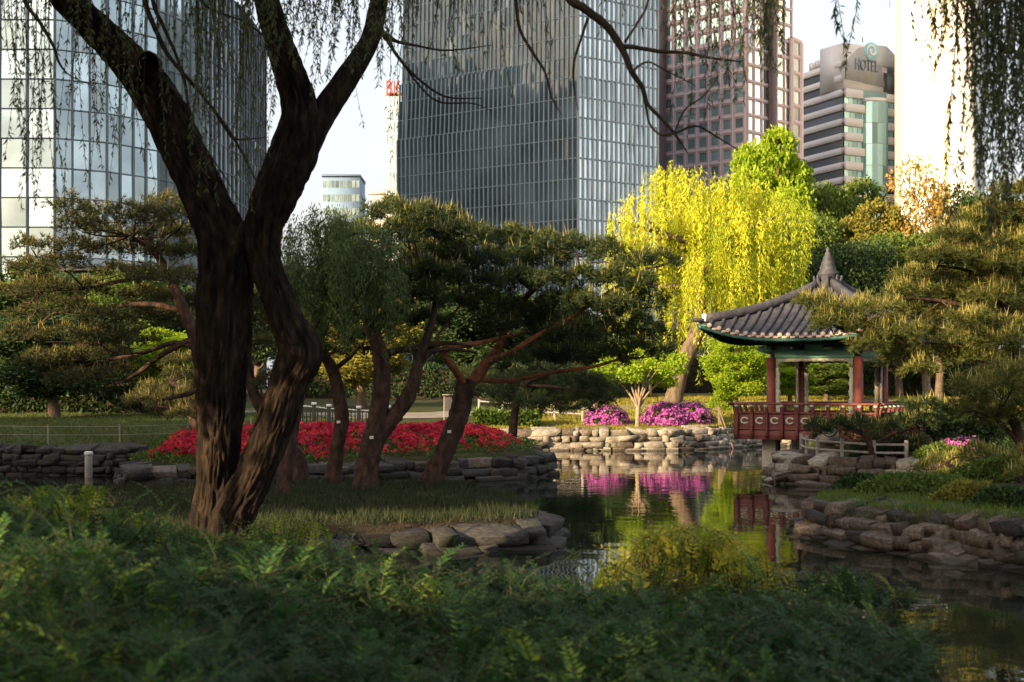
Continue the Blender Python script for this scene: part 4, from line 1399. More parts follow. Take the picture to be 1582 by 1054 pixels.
# upper crown, above the picture, that shades the bank
def crown_cloud(lobes, n, L, W, droop=0.25, hollow=0.55):
    """leaves spread through ellipsoid lobes: (centre xyz, radii xyz, weight)"""
    B, Dd, tn = [], [], []
    ws = np.array([l[2] for l in lobes], float); ws /= ws.sum()
    for (c, r, w), k in zip(lobes, rng.multinomial(n, ws)):
        d = rand_dir(k)
        rad = rng.uniform(hollow, 1.0, k) ** 0.7 * (1 + 0.12 * rng.normal(size=k))
        # break the ball into clumps
        cl = rand_dir(14)
        near = (d @ cl.T).max(1)
        keep = near > rng.uniform(0.62, 0.97, k)
        d, rad = d[keep], rad[keep]
        p = np.asarray(c) + d * rad[:, None] * np.asarray(r)
        B.append(p)
        q = nrm(rand_dir(len(p)) + d * 0.5 + np.array([0, 0, -droop]))
        Dd.append(q)
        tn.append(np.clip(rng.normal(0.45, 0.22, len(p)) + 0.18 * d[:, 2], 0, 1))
    B, Dd, tn = np.concatenate(B), np.concatenate(Dd), np.concatenate(tn)
    V, F = leaves(B, Dd, perp(Dd), L * rng.uniform(0.6, 1.3, len(B)), W * rng.uniform(0.7, 1.3, len(B)))
    return V, F, np.repeat(tn, 4)


lob = [((-8, 14, 10.5), (3.2, 3, 1.6), 1), ((-3.5, 15, 11.2), (3.5, 3.2, 1.8), 1.2), ((1, 12.5, 10.4), (3.2, 3, 1.5), 1), ((-5, 9, 10.4), (3.5, 3, 1.5), 1), ((-1, 7.5, 10.2), (3.2, 2.6, 1.5), 1), ((-9, 19, 11.5), (3.2, 3, 1.7), 1), ((-4, 20, 12.2), (3.4, 3, 2), 1.2), ((0.5, 17.5, 11.6), (3, 2.8, 1.7), 1)]
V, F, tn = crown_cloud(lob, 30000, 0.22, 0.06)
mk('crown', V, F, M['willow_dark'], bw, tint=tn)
for l in lob:
    s = at(rng.choice([40, 410, 640]), -170, 17)
    V, F = tube([s, (s + np.array(l[0])) / 2 + UP * 0.4, np.array(l[0])], [0.14, 0.09, 0.04], 10, 7)
    mk('limb', V, F, M['bark'], bw, smooth=True)

# second willow, trunk out of view, whose shoots hang into the right of the picture
rw = thing('willow_tree', 'willow whose dense dark shoots hang down in the top right', 'tree', (6.8, 5.4, 0.9))
V, F = tube([(6.8, 5.4, 0.6), (6.7, 5.8, 2.4), (6.3, 6.6, 4.4), (5.6, 8.6, 6.6), (4.9, 10.6, 7.6), (4.2, 12.2, 7.9), (3.4, 13.6, 7.6)], [0.42, 0.36, 0.3, 0.22, 0.15, 0.09, 0.04], 40, 12, 0.03)
mk('trunk', V, F, M['bark'], rw, smooth=True)
V, F = tube([(6.3, 6.6, 4.4), (7.4, 8.2, 6.2), (7.6, 10.2, 7.2)], [0.2, 0.14, 0.06], 14, 9, 0.03)
mk('limb', V, F, M['bark'], rw, smooth=True)
V, F = tube([at(1500, -120, 11.5), at(1495, -20, 11.5), at(1512, 30, 11.5), at(1528, 50, 11.5), at(1560, 90, 11.5)], [0.03, 0.025, 0.02, 0.014, 0.006], 16, 6)
mk('branch', V, F, M['twig'], rw, smooth=True)
V, F, tn, st = strands([(1420, 1450, -20, 130, 10, 11.5, .6, 1.1), (1448, 1480, 0, 150, 14, 11.5, .6, 1.1), (1480, 1600, 120, 400, 32, 11.5, .9, 1.0), (1500, 1600, 40, 300, 34, 11.5, .9, 1.0), (1484, 1530, 220, 400, 14, 11, .6, 1.1), (1540, 1600, 200, 330, 13, 11, .6, 1.0), (1600, 1800, 0, 330, 40, 11.5, 1, 1.0)], 0.068, 0.015, 0.026)
mk('hanging_leaves', V, F, M['willow_dark'], rw, tint=tn)
mk('hanging_stems', *st, M['twig'], rw)

# ------------------------------------------------------------------ pines
def needles(pads, tufts, nl, nw, k, candle=0.12, up=0.55):
    """pads: (centre, radii); tufts of needles on the upper shell of each pad, plus upright spring shoots"""
    B, Ax, top = [], [], []
    for c, r in pads:
        m = int(tufts * (r[0] * r[1]) / 0.35)
        d = rand_dir(m)
        d[:, 2] = np.where(d[:, 2] < -0.25, -d[:, 2], d[:, 2])
        rad = rng.uniform(0.35, 1.0, m) ** 0.6
        p = np.asarray(c) + d * rad[:, None] * np.asarray(r) * (1 + 0.15 * rng.normal(size=(m, 1)))
        p[:, 2] += 0.08 * np.sin(p[:, 0] * 9 + c[1]) + 0.06 * np.sin(p[:, 1] * 8)
        B.append(p)
        Ax.append(nrm(d * np.array([1, 1, 0.6]) + np.array([0, 0, up]) + 0.35 * rng.normal(size=(m, 3))))
        top.append(d[:, 2] * rad)
    B, Ax, top = np.concatenate(B), np.concatenate(Ax), np.concatenate(top)
    n = len(B)
    bb = np.repeat(B, k, 0)
    dd = nrm(np.repeat(Ax, k, 0) * 0.75 + rand_dir(n * k) * 0.8)
    ss = perp(dd)
    L = nl * rng.uniform(0.6, 1.25, n * k)[:, None]
    W = nw * rng.uniform(0.7, 1.3, n * k)[:, None]
    V = np.stack([bb - ss * W / 2, bb + ss * W / 2, bb + dd * L], 1).reshape(-1, 3)
    tn = np.repeat(np.clip(np.repeat(0.38 + 0.3 * top, k) + rng.normal(0, 0.16, n * k), 0, 1), 3)  # upper needles tinted lighter and yellower, as if sun caught the pad tops
    # shoots
    m = rng.random(n) < candle * (top > 0.45)
    cb_ = B[m]
    nC = len(cb_)
    cd = nrm(np.array([0, 0, 1.0]) + 0.22 * rng.normal(size=(nC, 3)))
    cs = perp(cd)
    cL = rng.uniform(1.0, 2.2, nC)[:, None] * nl
    w_ = nw * 1.5
    VC = []
    s2 = np.cross(cd, cs)
    for a in (cs, s2):
        VC.append(np.stack([cb_ - a * w_ / 2, cb_ + a * w_ / 2, cb_ + cd * cL], 1))
    VC = np.concatenate(VC).reshape(-1, 3)
    F = np.arange((len(V) + len(VC))).reshape(-1, 3)
    midx = np.concatenate([np.zeros(len(V) // 3), np.ones(len(VC) // 3)])
    tn = np.concatenate([tn, rng.random(len(VC))])
    return np.concatenate([V, VC]), F, tn, midx


def pine(label, d, stems, pads, ry=21, rx=44, depth=1.0, tufts=300, nl=0.15, nw=0.018, k=8, mat='needle', tagged=None, candle=0.08, group='pines round the pond', red=False, dspread=1.4, base=None):
    """stems: lists of (px, py, width, depth offset); pads: (px, py[, scale[, depth]])"""
    b = at(stems[0][0][0], stems[0][0][1], d) if base is None else base
    t = thing('pine_tree', label, 'tree', (b[0], b[1], float(ground_z(b[0], b[1]))), group)
    tips = []
    for i, s in enumerate(stems):
        P = np.array([at(p[0], p[1], d + (p[3] if len(p) > 3 else 0)) for p in s])
        r = [pxr(p[2] * (0.86 if i == 0 else 0.72), d) for p in s]
        if i == 0:
            g = float(ground_z(P[0][0], P[0][1]))
            P[0][2] = min(P[0][2], g - 0.08)
        V, F = tube(P, r, len(P) * 7, 12, 0.05)
        mk('trunk' if i == 0 else 'limb', V, F, M['pinebark'] if (i == 0 or not red) else M['pinered'], t, smooth=True)
        tips += list(P[max(1, len(P) // 2):])
    tips = np.array(tips)
    PD = []
    br = []
    for p in pads:
        sc = p[2] if len(p) > 2 else 1.0
        dd = (p[3] if len(p) > 3 else rng.uniform(-dspread, dspread))
        c = at(p[0] + rng.normal() * 5, p[1] + rng.normal() * 3, d + dd)
        r = np.array([rx * sc * d / FPX * rng.uniform(0.85, 1.2), rx * sc * d / FPX * depth * rng.uniform(0.8, 1.2), ry * sc * d / FPX * rng.uniform(0.8, 1.25)])
        PD.append((c, r))
        j = int(np.argmin(np.linalg.norm((tips - c) * np.array([1, 1, 1.6]), axis=1)))
        s = tips[j]
        mid = (s + c) / 2 + np.array([0, 0, -0.10 * np.linalg.norm(c - s)]) + rng.normal(size=3) * 0.12
        e = c - UP * r[2] * 0.3
        rr = 0.012 + 0.011 * np.linalg.norm(c - s)
        br.append(tube([s, mid, e], [rr, rr * 0.7, rr * 0.35], 8, 6, 0.05))
        for q in range(3):
            g = c + rng.normal(size=3) * r * 0.6
            br.append(tube([mid * 0.3 + e * 0.7, (e + g) / 2, g], [rr * 0.4, rr * 0.3, 0.008], 5, 5))
    mk('branches', *join(br), M['pinebark'], t, smooth=True)
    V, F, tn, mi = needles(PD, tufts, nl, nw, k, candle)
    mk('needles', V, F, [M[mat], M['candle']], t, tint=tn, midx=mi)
    for (px, py, off) in (tagged or []):
        c = at(px, py, d - off)
        boxo('name_tag', t, M['white_paint'], c, (0.04, 0, 0.009), (0, 0.006, 0), (0, 0, 0.03))
    return t


pine('red limbed pine leaning right over the pond from the grassy bank', 32.0,
     [[(664, 750, 42), (672, 730, 38), (690, 690, 36), (708, 645, 36), (717, 605, 36), (722, 585, 34)],
      [(718, 598, 26), (738, 580, 27), (750, 562, 24), (768, 540, 20, .2), (782, 505, 16, .3), (802, 472, 14, .4), (822, 450, 12), (850, 430, 9), (895, 412, 6)],
      [(722, 600, 22), (703, 572, 16, -.3), (686, 545, 14, -.5), (700, 536, 13, -.6), (740, 530, 11, -.5), (775, 522, 8, -.3), (812, 512, 6)],
      [(752, 560, 16), (790, 545, 14, -.5), (820, 525, 12, -.7), (870, 498, 10, -.6), (935, 455, 8), (1000, 415, 5)],
      [(735, 586, 14), (790, 588, 10, .4), (850, 576, 9, .5), (910, 568, 7), (965, 552, 4)],
      [(690, 550, 10, -.5), (672, 530, 7, -.4), (690, 500, 6), (712, 470, 5)]],
     [(715, 378), (765, 372), (812, 376), (858, 384), (700, 405), (750, 405), (800, 404), (850, 402), (905, 392), (945, 396), (985, 408, .9), (1022, 402, .6), (730, 440), (785, 440), (840, 436), (890, 424), (940, 430), (985, 442, .8),
      (760, 475), (815, 478), (870, 470), (925, 476), (975, 480), (1015, 470, .7), (840, 508), (890, 515), (940, 520), (990, 505, .8), (1020, 520, .5), (770, 500, .8), (880, 550), (935, 552), (985, 545, .7), (830, 545, .8), (800, 560, .7), (700, 470, .8), (680, 440, .8), (1010, 545, .5)],
     tagged=[(694, 667, .42)], red=True)
pine('dark twin stemmed pine in the middle of the grassy bank', 30.5,
     [[(563, 762, 50), (566, 735, 44), (572, 700, 42), (580, 662, 38), (588, 620, 33), (590, 580, 31), (588, 548, 29), (576, 515, 22), (565, 480, 16), (572, 440, 10)],
      [(574, 700, 30), (592, 668, 34), (612, 640, 33), (632, 610, 32), (642, 580, 28), (648, 550, 22), (662, 515, 18), (672, 470, 12), (668, 420, 8)],
      [(588, 552, 18), (610, 542, 16), (640, 538, 14), (690, 530, 9), (730, 535, 5)],
      [(642, 575, 14), (665, 545, 12), (700, 540, 9), (738, 545, 5)]],
     [(598, 335), (638, 330), (682, 336), (575, 365), (622, 362), (668, 362), (710, 360), (560, 400), (610, 396), (655, 395), (700, 388, .8), (585, 430), (635, 428), (680, 425), (600, 465), (650, 462), (560, 450), (625, 495), (580, 500, .9), (545, 480), (665, 500, .8), (540, 430, .9)],
     tagged=[(574, 676, .5)], candle=0.16)
pine('slender curving pine between the dark twin pine and big willow', 32.5,
     [[(512, 752, 32), (517, 720, 28), (522, 685, 26), (528, 650, 26), (524, 610, 24), (514, 572, 22), (500, 545, 18), (490, 505, 14), (498, 460, 9)],
      [(514, 572, 12), (540, 552, 10), (560, 530, 6)]],
     [(480, 520, .8), (520, 505, .8), (470, 480, .8), (510, 468, .9), (545, 520, .7), (475, 440, .8), (500, 545, .6)], tagged=[(523, 652, .4)], candle=.05)
pine('leaning pine crossing behind the right stem of the big willow', 33.0,
     [[(476, 742, 30), (462, 715, 27), (445, 692, 25), (420, 655, 23), (400, 625, 21), (386, 585, 19), (380, 530, 16), (376, 470, 12)],
      [(400, 628, 12), (395, 600, 10), (410, 575, 8)]],
     [(385, 470, .8), (400, 430, .8), (415, 500, .7), (395, 540, .7), (410, 590, .6), (440, 600, .6), (400, 400, .7)], candle=.08, mat='needle_warm')
pine('broad layered pine filling the left behind the willow trunk', 40.0,
     [[(322, 706, 30), (320, 650, 27), (314, 590, 25), (300, 520, 22), (278, 465, 19), (258, 420, 15), (235, 385, 11), (200, 365, 7)],
      [(300, 522, 14), (255, 545, 12), (215, 575, 9), (190, 590, 6)],
      [(306, 540, 13), (270, 530, 11), (220, 545, 9), (150, 560, 6)],
      [(285, 480, 14), (230, 470, 11), (160, 475, 9), (80, 485, 5)],
      [(262, 425, 12), (200, 432, 9), (130, 445, 7), (60, 450, 4)],
      [(315, 600, 12), (285, 610, 10), (250, 618, 6)]],
     [(112, 322, .8), (255, 322), (285, 330), (150, 335), (195, 330), (230, 342), (135, 358), (180, 358), (215, 368), (262, 360), (296, 362), (60, 382, .8), (110, 382), (160, 388), (205, 392), (260, 394), (290, 398),
      (45, 415), (95, 415), (185, 420), (240, 425), (285, 432), (25, 452), (75, 450), (130, 448), (225, 462), (275, 468), (50, 485), (105, 482), (165, 490), (230, 498), (285, 500), (30, 515), (90, 520), (150, 522), (210, 528), (115, 552), (165, 556), (70, 560), (140, 582, .8), (185, 575, .8), (105, 590, .8)],
     mat='needle_warm', dspread=2.2, rx=40, ry=16, nl=.16, nw=.02, tufts=170)
pine('small lit pine bough above the lawn left of the willow trunk', 46.0,
     [[(305, 678, 20), (300, 650, 18), (292, 620, 15), (280, 600, 10), (262, 590, 6)], [(298, 645, 10), (270, 632, 8), (235, 628, 5)]],
     [(232, 606, .8), (270, 602, .8), (292, 618, .8), (215, 622, .7), (250, 624, .8), (285, 640, .8), (240, 645, .6), (275, 585, .7), (295, 560, .8), (270, 560, .7)], mat='needle_warm', candle=.3, rx=34, nl=.15, nw=.014)
pine('low dark pine drooping to the fence left of purple azaleas', 50.0,
     [[(790, 664, 16), (795, 640, 15), (800, 615, 14), (815, 590, 12), (850, 575, 8)], [(800, 615, 8), (760, 600, 6), (725, 600, 4)], [(812, 595, 8), (870, 600, 7), (930, 612, 4)]],
     [(760, 590), (800, 585), (845, 580), (890, 588), (925, 600, .9), (790, 608), (835, 605), (880, 612), (920, 622, .8), (860, 630, .8), (820, 628, .8), (775, 622, .8), (740, 612, .8), (895, 635, .6), (945, 612, .6), (720, 590, .8)], rx=36, ry=20, candle=.02, nl=.16, nw=.016, dspread=1.8)
# pines in front of and beside the pavilion
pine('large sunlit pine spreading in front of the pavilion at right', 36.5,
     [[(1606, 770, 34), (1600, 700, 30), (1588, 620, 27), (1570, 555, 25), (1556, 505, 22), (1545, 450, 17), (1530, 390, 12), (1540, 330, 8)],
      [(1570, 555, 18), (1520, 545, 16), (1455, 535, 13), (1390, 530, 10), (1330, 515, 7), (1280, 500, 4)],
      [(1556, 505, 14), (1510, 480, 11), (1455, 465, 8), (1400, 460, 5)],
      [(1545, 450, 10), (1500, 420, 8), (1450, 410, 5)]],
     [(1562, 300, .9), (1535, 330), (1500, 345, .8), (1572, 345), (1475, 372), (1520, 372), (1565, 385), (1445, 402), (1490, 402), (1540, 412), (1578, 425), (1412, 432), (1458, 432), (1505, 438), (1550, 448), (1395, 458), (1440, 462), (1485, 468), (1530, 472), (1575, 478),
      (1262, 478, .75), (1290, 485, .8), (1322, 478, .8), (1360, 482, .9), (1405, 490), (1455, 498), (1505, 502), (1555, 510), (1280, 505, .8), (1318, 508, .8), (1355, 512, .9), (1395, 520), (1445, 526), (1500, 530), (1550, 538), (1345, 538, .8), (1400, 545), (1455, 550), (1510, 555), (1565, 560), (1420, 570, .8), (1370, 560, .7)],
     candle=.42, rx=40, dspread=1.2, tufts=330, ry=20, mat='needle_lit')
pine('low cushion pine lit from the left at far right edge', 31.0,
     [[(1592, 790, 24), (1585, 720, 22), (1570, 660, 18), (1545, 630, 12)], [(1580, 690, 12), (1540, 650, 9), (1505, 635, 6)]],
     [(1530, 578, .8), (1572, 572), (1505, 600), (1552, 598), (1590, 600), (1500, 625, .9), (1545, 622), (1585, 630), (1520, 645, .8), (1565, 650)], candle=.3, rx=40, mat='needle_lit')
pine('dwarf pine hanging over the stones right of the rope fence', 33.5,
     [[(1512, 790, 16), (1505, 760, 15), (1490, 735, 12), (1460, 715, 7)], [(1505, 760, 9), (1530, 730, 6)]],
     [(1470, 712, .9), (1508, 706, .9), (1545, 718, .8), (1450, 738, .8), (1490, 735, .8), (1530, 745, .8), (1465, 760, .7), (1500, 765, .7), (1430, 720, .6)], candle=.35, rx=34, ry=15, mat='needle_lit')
pine('dwarf pine in front of the red balustrade with low dark cushions', 38.0,
     [[(1350, 712, 14), (1345, 690, 13), (1335, 672, 10), (1300, 655, 6)], [(1345, 690, 8), (1380, 670, 6), (1420, 660, 4)]],
     [(1255, 655, .6), (1295, 660, .8), (1335, 655, .8), (1270, 668, .5), (1375, 660, .9), (1420, 655, .9), (1350, 682, .8), (1400, 690, .9), (1440, 695, .8), (1370, 702, .7), (1460, 640, .8), (1420, 630, .8)], candle=.2, rx=36, ry=15)
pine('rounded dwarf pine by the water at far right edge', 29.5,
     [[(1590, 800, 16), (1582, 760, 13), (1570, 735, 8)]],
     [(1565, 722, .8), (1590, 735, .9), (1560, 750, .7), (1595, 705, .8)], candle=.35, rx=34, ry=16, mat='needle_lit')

# ------------------------------------------------------------------ weeping willows
def weeping(label, d, trunk, lobes, nstr, mat, leafL, leafW, lmin, lmax, perleaf, barkmat='treebark', group='willows beyond the water', spread=2.5):
    """lobes: (px, py, radius px)"""
    P = np.array([at(p[0], p[1], d + (p[3] if len(p) > 3 else 0)) for p in trunk])
    P[0][2] = float(ground_z(P[0][0], P[0][1])) - 0.1
    t = thing('weeping_willow', label, 'tree', (P[0][0], P[0][1], P[0][2] + 0.1), group)
    V, F = tube(P, [pxr(p[2], d) for p in trunk], len(P) * 8, 14, 0.03)
    mk('trunk', V, F, M[barkmat], t, smooth=True)
    B, Dd, tn, st = [], [], [], []
    LB = []
    for (px, py, r) in lobes:
        c = at(px, py, d + rng.uniform(-spread, spread))
        LB.append((c, r * d / FPX))
        j = np.argmin(np.linalg.norm(P[len(P) // 2:] - c, axis=1)) + len(P) // 2
        s = P[j]
        mid = (s + c) / 2 + UP * 0.4 + rng.normal(size=3) * 0.3
        rr = pxr(trunk[-1][2], d)
        V, F = tube([s, mid - UP * 0.3, c + UP * r * d / FPX * 0.25], [rr * 0.8, rr * 0.45, rr * 0.1], 12, 7, 0.05)
        mk('limb', V, F, M[barkmat], t, smooth=True)
    area = np.array([b[1] ** 2 for b in LB]); area /= area.sum()
    for (c, r), n in zip(LB, rng.multinomial(nstr, area)):
        lobe_t = rng.normal(0, 0.13)
        cl = rand_dir(11)
        cl[:, 2] = np.abs(cl[:, 2])
        dr = nrm(cl[rng.integers(0, 11, n)] + 0.23 * rng.normal(size=(n, 3)))   # shoots hang in separate curtains
        dr[:, 2] = np.abs(dr[:, 2]) * 0.9 + 0.05
        dr = nrm(dr)
        rad = rng.uniform(0.55, 1.05, n)[:, None]
        top = c + dr * rad * r
        L = rng.uniform(lmin, lmax, n) * (0.6 + 0.5 * rng.random(n))
        m = np.maximum(4, (L * perleaf).astype(int))
        idx = np.repeat(np.arange(n), m)
        u = rng.random(len(idx))
        outw = dr * np.array([1, 1, 0])
        pos = top[idx] + np.array([0, 0, -1.0]) * (u * L[idx])[:, None] + outw[idx] * (0.35 * np.sqrt(u) * 0.5)[:, None] + rng.normal(size=(len(idx), 3)) * 0.05
        B.append(pos)
        dd = rng.normal(size=(len(idx), 3)) * 0.45 + np.array([0, 0, -1.0]) + outw[idx] * 0.3
        Dd.append(dd)
        tn.append(np.clip(np.repeat(rng.normal(0.45 + lobe_t, 0.18, n), m) + rng.normal(0, 0.12, len(idx)), 0, 1))
    B, Dd, tn = np.concatenate(B), np.concatenate(Dd), np.concatenate(tn)
    ok = B[:, 2] > ground_z(B[:, 0], B[:, 1]) + 0.3
    B, Dd, tn = B[ok], Dd[ok], tn[ok]
    V, F = leaves(B, Dd, perp(nrm(Dd)), leafL * rng.uniform(0.6, 1.4, len(B)), leafW * rng.uniform(0.7, 1.3, len(B)))
    mk('hanging_leaves', V, F, M[mat], t, tint=np.repeat(tn, 4))
    return t


weeping('tall weeping willow glowing yellow in the sun behind the pond', 75,
        [(1036, 640, 34), (1041, 615, 28), (1048, 585, 26), (1058, 555, 25), (1072, 525, 24), (1082, 490, 22), (1085, 440, 19), (1090, 380, 15)],
        [(985, 335, 42), (1025, 292, 44), (1075, 300, 46), (1130, 300, 46), (1180, 315, 44), (1222, 335, 36), (970, 385, 36), (1010, 370, 48), (1065, 365, 55), (1125, 370, 55), (1185, 385, 48), (1225, 400, 36), (1000, 430, 36), (1060, 440, 40), (1130, 440, 45), (1190, 450, 40), (960, 430, 26), (1100, 480, 34), (1160, 490, 34), (955, 350, 26), (1040, 270, 26), (1090, 345, 50), (1150, 345, 45), (1100, 415, 50), (1160, 415, 45), (1020, 400, 40)],
        2200, 'willow_yellow', 0.24, 0.05, 1.0, 4.6, 13)
weeping('shaded green willow hanging behind the fork of the big trunk', 28.5,
        [(436, 742, 24), (448, 680, 22), (462, 610, 20), (476, 540, 18), (492, 480, 15), (505, 420, 11)],
        [(470, 360, 34), (505, 345, 36), (545, 350, 36), (580, 370, 30), (480, 400, 34), (525, 395, 36), (565, 410, 32), (600, 420, 26), (460, 430, 26)],
        620, 'leaf_soft', 0.10, 0.02, 0.6, 2.0, 38, spread=0.7, barkmat='pinebark')

# ------------------------------------------------------------------ broadleaf trees
def broadleaf_parts(seed, lobes, n, L, W, hgt):
    """meshes of a unit tree standing at the origin: trunk+limbs, leaves"""
    global rng
    keep = rng
    rng = np.random.default_rng(seed)
    tr_ = [tube([(0, 0, -0.2), (0.1, 0.05, hgt * 0.2), (0.0, 0.1, hgt * 0.42), (0.1, 0, hgt * 0.7)], [0.028 * hgt, 0.02 * hgt, 0.016 * hgt, 0.008 * hgt], 16, 9, 0.05)]
    for c, r, w in lobes:
        s = np.array([0, 0.05, hgt * rng.uniform(0.22, 0.45)])
        tr_.append(tube([s, (s + np.array(c)) / 2 - UP * 0.02 * hgt + rng.normal(size=3) * 0.02 * hgt, np.array(c)], [0.011 * hgt, 0.007 * hgt, 0.002 * hgt], 9, 6, 0.05))
        for q in range(3):
            e = np.array(c) + rand_dir(1)[0] * np.array(r) * 0.8
            m_ = (s + np.array(c)) / 2
            tr_.append(tube([m_ * 0.4 + np.array(c) * 0.6, (np.array(c) + e) / 2, e], [0.004 * hgt, 0.003 * hgt, 0.001 * hgt], 6, 5, 0.05))
    Vt, Ft = join(tr_)
    Vl, Fl, tn = crown_cloud(lobes, n, L, W, 0.15, 0.45)
    rng = keep
    mt = mesh_data('trunk', Vt, Ft, True)
    mt.materials.append(M['treebark'])
    ml = mesh_data('crown', Vl, Fl, False, tn)
    ml.materials.append(M['leaf_dark'])
    return mt, ml


def lobes_for(seed, h, r, n, low=0.35):
    q = np.random.default_rng(seed)
    out_ = []
    for i in range(n):
        z = low + (0.92 - low) * (i + 0.5) / n
        wz = math.sin(math.pi * min(1, max(0, (z - low * 0.55) / (1.08 - low * 0.55)))) ** 0.7
        a = i * 2.4 + q.uniform(-0.4, 0.4)
        rad = r * wz * q.uniform(0.35, 0.75)
        s = r * q.uniform(0.34, 0.52)
        out_.append(((rad * math.cos(a), rad * math.sin(a), z * h), (s, s, s * q.uniform(0.55, 0.8)), s * s))
    return out_


VAR = [broadleaf_parts(100 + i, lobes_for(200 + i, 10, rr, nn, lo), int(nl_ * 1.7), 0.25, 0.14, 10) for i, (rr, nn, lo, nl_) in enumerate([(3.6, 13, 0.35, 24000), (3.0, 12, 0.3, 22000), (4.2, 15, 0.4, 26000), (3.2, 14, 0.22, 22000)])]
SPARSE = broadleaf_parts(140, lobes_for(240, 10, 3.0, 12, 0.3), 5200, 0.26, 0.12, 10)


def tree(label, px, top, d, wide, var, mat, name='broadleaf_tree', group='trees behind the pond', rot=None, x=None, sparse=False, barkm=None, high=None):
    """copy of a tree kind scaled so that its top is at photo row `top` at distance d; wide: crown radius in metres"""
    X = (px - CX) / FPX * d if x is None else x
    g = float(ground_z(X, d))
    h = H + (HZ - top) / FPX * d - g
    if high:
        h = high
    mt, ml = SPARSE if sparse else VAR[var]
    base_r = 3.0 if sparse else [3.6, 3.0, 4.2, 3.2][var]
    t = thing(name, label, 'tree', (X, d, g), group)
    a = rng.uniform(0, 6.28) if rot is None else rot
    for nm, me, mm in (('trunk', mt, barkm), ('crown', ml, mat)):
        o = bpy.data.objects.new(nm, me)
        COL.objects.link(o)
        o.parent = t
        o.rotation_euler = (0, 0, a)
        s = wide / base_r / 1.05
        o.scale = (s, s, h / 10.2)
        if mm:
            o.material_slots[0].link = 'OBJECT'
            o.material_slots[0].material = M[mm]
    return t


tree('bright green tree rising above the yellow willow before the mauve tower', 1192, 178, 96, 3.4, 1, 'leaf_bright')
tree('dark green tree below the striped hotel building', 1292, 268, 104, 4.4, 0, 'leaf_mid')
tree('olive bush-like tree below the hotel right of dark tree', 1352, 305, 88, 3.0, 3, 'leaf_olive')
tree('orange budding tree with bare twigs under the white tower', 1432, 232, 86, 3.2, 1, 'leaf_orange', sparse=True, barkm='lightbark')
tree('dark tree behind the hanging shoots right of orange tree', 1500, 290, 100, 4.4, 2, 'leaf_dark')
tree('warm olive tree at the right edge behind the large pine', 1566, 300, 92, 4.2, 0, 'leaf_olive')
tree('dark tree directly behind the pavilion roof tip', 1316, 370, 80, 3.6, 2, 'leaf_dark')
tree('mid green tree right of the pavilion finial', 1390, 350, 84, 3.6, 0, 'leaf_mid')
tree('shaded tree behind the right end of the pavilion', 1450, 380, 78, 3.2, 1, 'leaf_dark')
tree('dark tree behind the right part of the yellow willow', 1235, 330, 88, 3.6, 2, 'leaf_mid')
tree('small yellow green tree behind the pavilion left eave', 1138, 515, 69, 1.9, 3, 'leaf_bright')
tree('small leafy tree seen through the pavilion columns', 1222, 545, 72, 1.7, 1, 'leaf_bright')
tree('low green tree seen left of the pavilion rear columns', 1275, 560, 78, 2.2, 3, 'leaf_mid')
tree('dark tree in shade behind the multi stemmed tree', 1002, 500, 92, 3.6, 0, 'leaf_dark')
tree('dark tree far behind the right end of the leaning pine', 915, 490, 96, 3.4, 2, 'leaf_dark')
tree('dark tree far behind the leaning pine limbs', 835, 450, 96, 4.6, 0, 'leaf_dark')
tree('shaded tree far behind the red limbed pine trunk', 745, 430, 90, 4.4, 1, 'leaf_dark')
tree('shaded tree far behind the twin stemmed pine', 655, 415, 98, 4.8, 2, 'leaf_dark')
tree('olive tree catching light behind the slender pine', 560, 430, 72, 3.4, 3, 'leaf_olive')
tree('shaded tree beyond the white railing', 480, 400, 95, 4.4, 0, 'leaf_dark')
tree('green leafy tree at the left edge under the curved tower', 18, 388, 66, 3.0, 1, 'leaf_mid')
tree('dark tree behind the left pine near the podium', 95, 420, 88, 4.4, 2, 'leaf_dark')
tree('round green tree between podium and willow trunk', 202, 408, 84, 3.0, 0, 'leaf_mid')
tree('dark tree left of the willow trunk', 292, 420, 92, 4.6, 1, 'leaf_dark')
tree('several limbed tree standing on the left lawn', 86, 470, 61, 3.4, 3, 'leaf_dark')
tree('bright leafed tree in a patch of sun left of the trunk', 262, 500, 66, 2.2, 1, 'leaf_bright')
tree('dark tree at the far left above the hedge', -20, 430, 78, 4.6, 0, 'leaf_dark')
tree('dark bushy tree behind the left lawn', 160, 500, 74, 3.4, 2, 'leaf_dark')
tree('dark tree glimpsed between the two willow stems', 400, 440, 84, 4.2, 2, 'leaf_dark')
# trees added out of view at left, placed and sized to cast shade
SHADE = [(-15, 3, 12), (-19.5, 12.5, 11.5), (-23.5, 18.6, 15), (-25.5, 21, 15), (-11, -3, 12), (-25, 12, 12), (-8, -9, 12), (-37, 32, 13), (-41, 38, 12), (-31, 26.5, 9), (-33.5, 30, 9), (-28.5, 24.5, 9), (-28, 17, 13), (-14, -8, 13), (-3, -13, 12)]
for i, (x, y, h_) in enumerate(SHADE):
    tree('unseen leafy tree added for shade outside the left edge', 0, 0, y, 4.4, i % 4, 'leaf_dark', group='added shade trees outside the left edge', x=x, high=h_)

tree('unseen slim tree added to shade the big willow trunk', 0, 0, 11.3, 2.6, 2, 'leaf_dark', group='added shade trees outside the left edge', x=-11.75, high=14.5)  # added unseen tree, kept narrow to block sun on the upper trunk

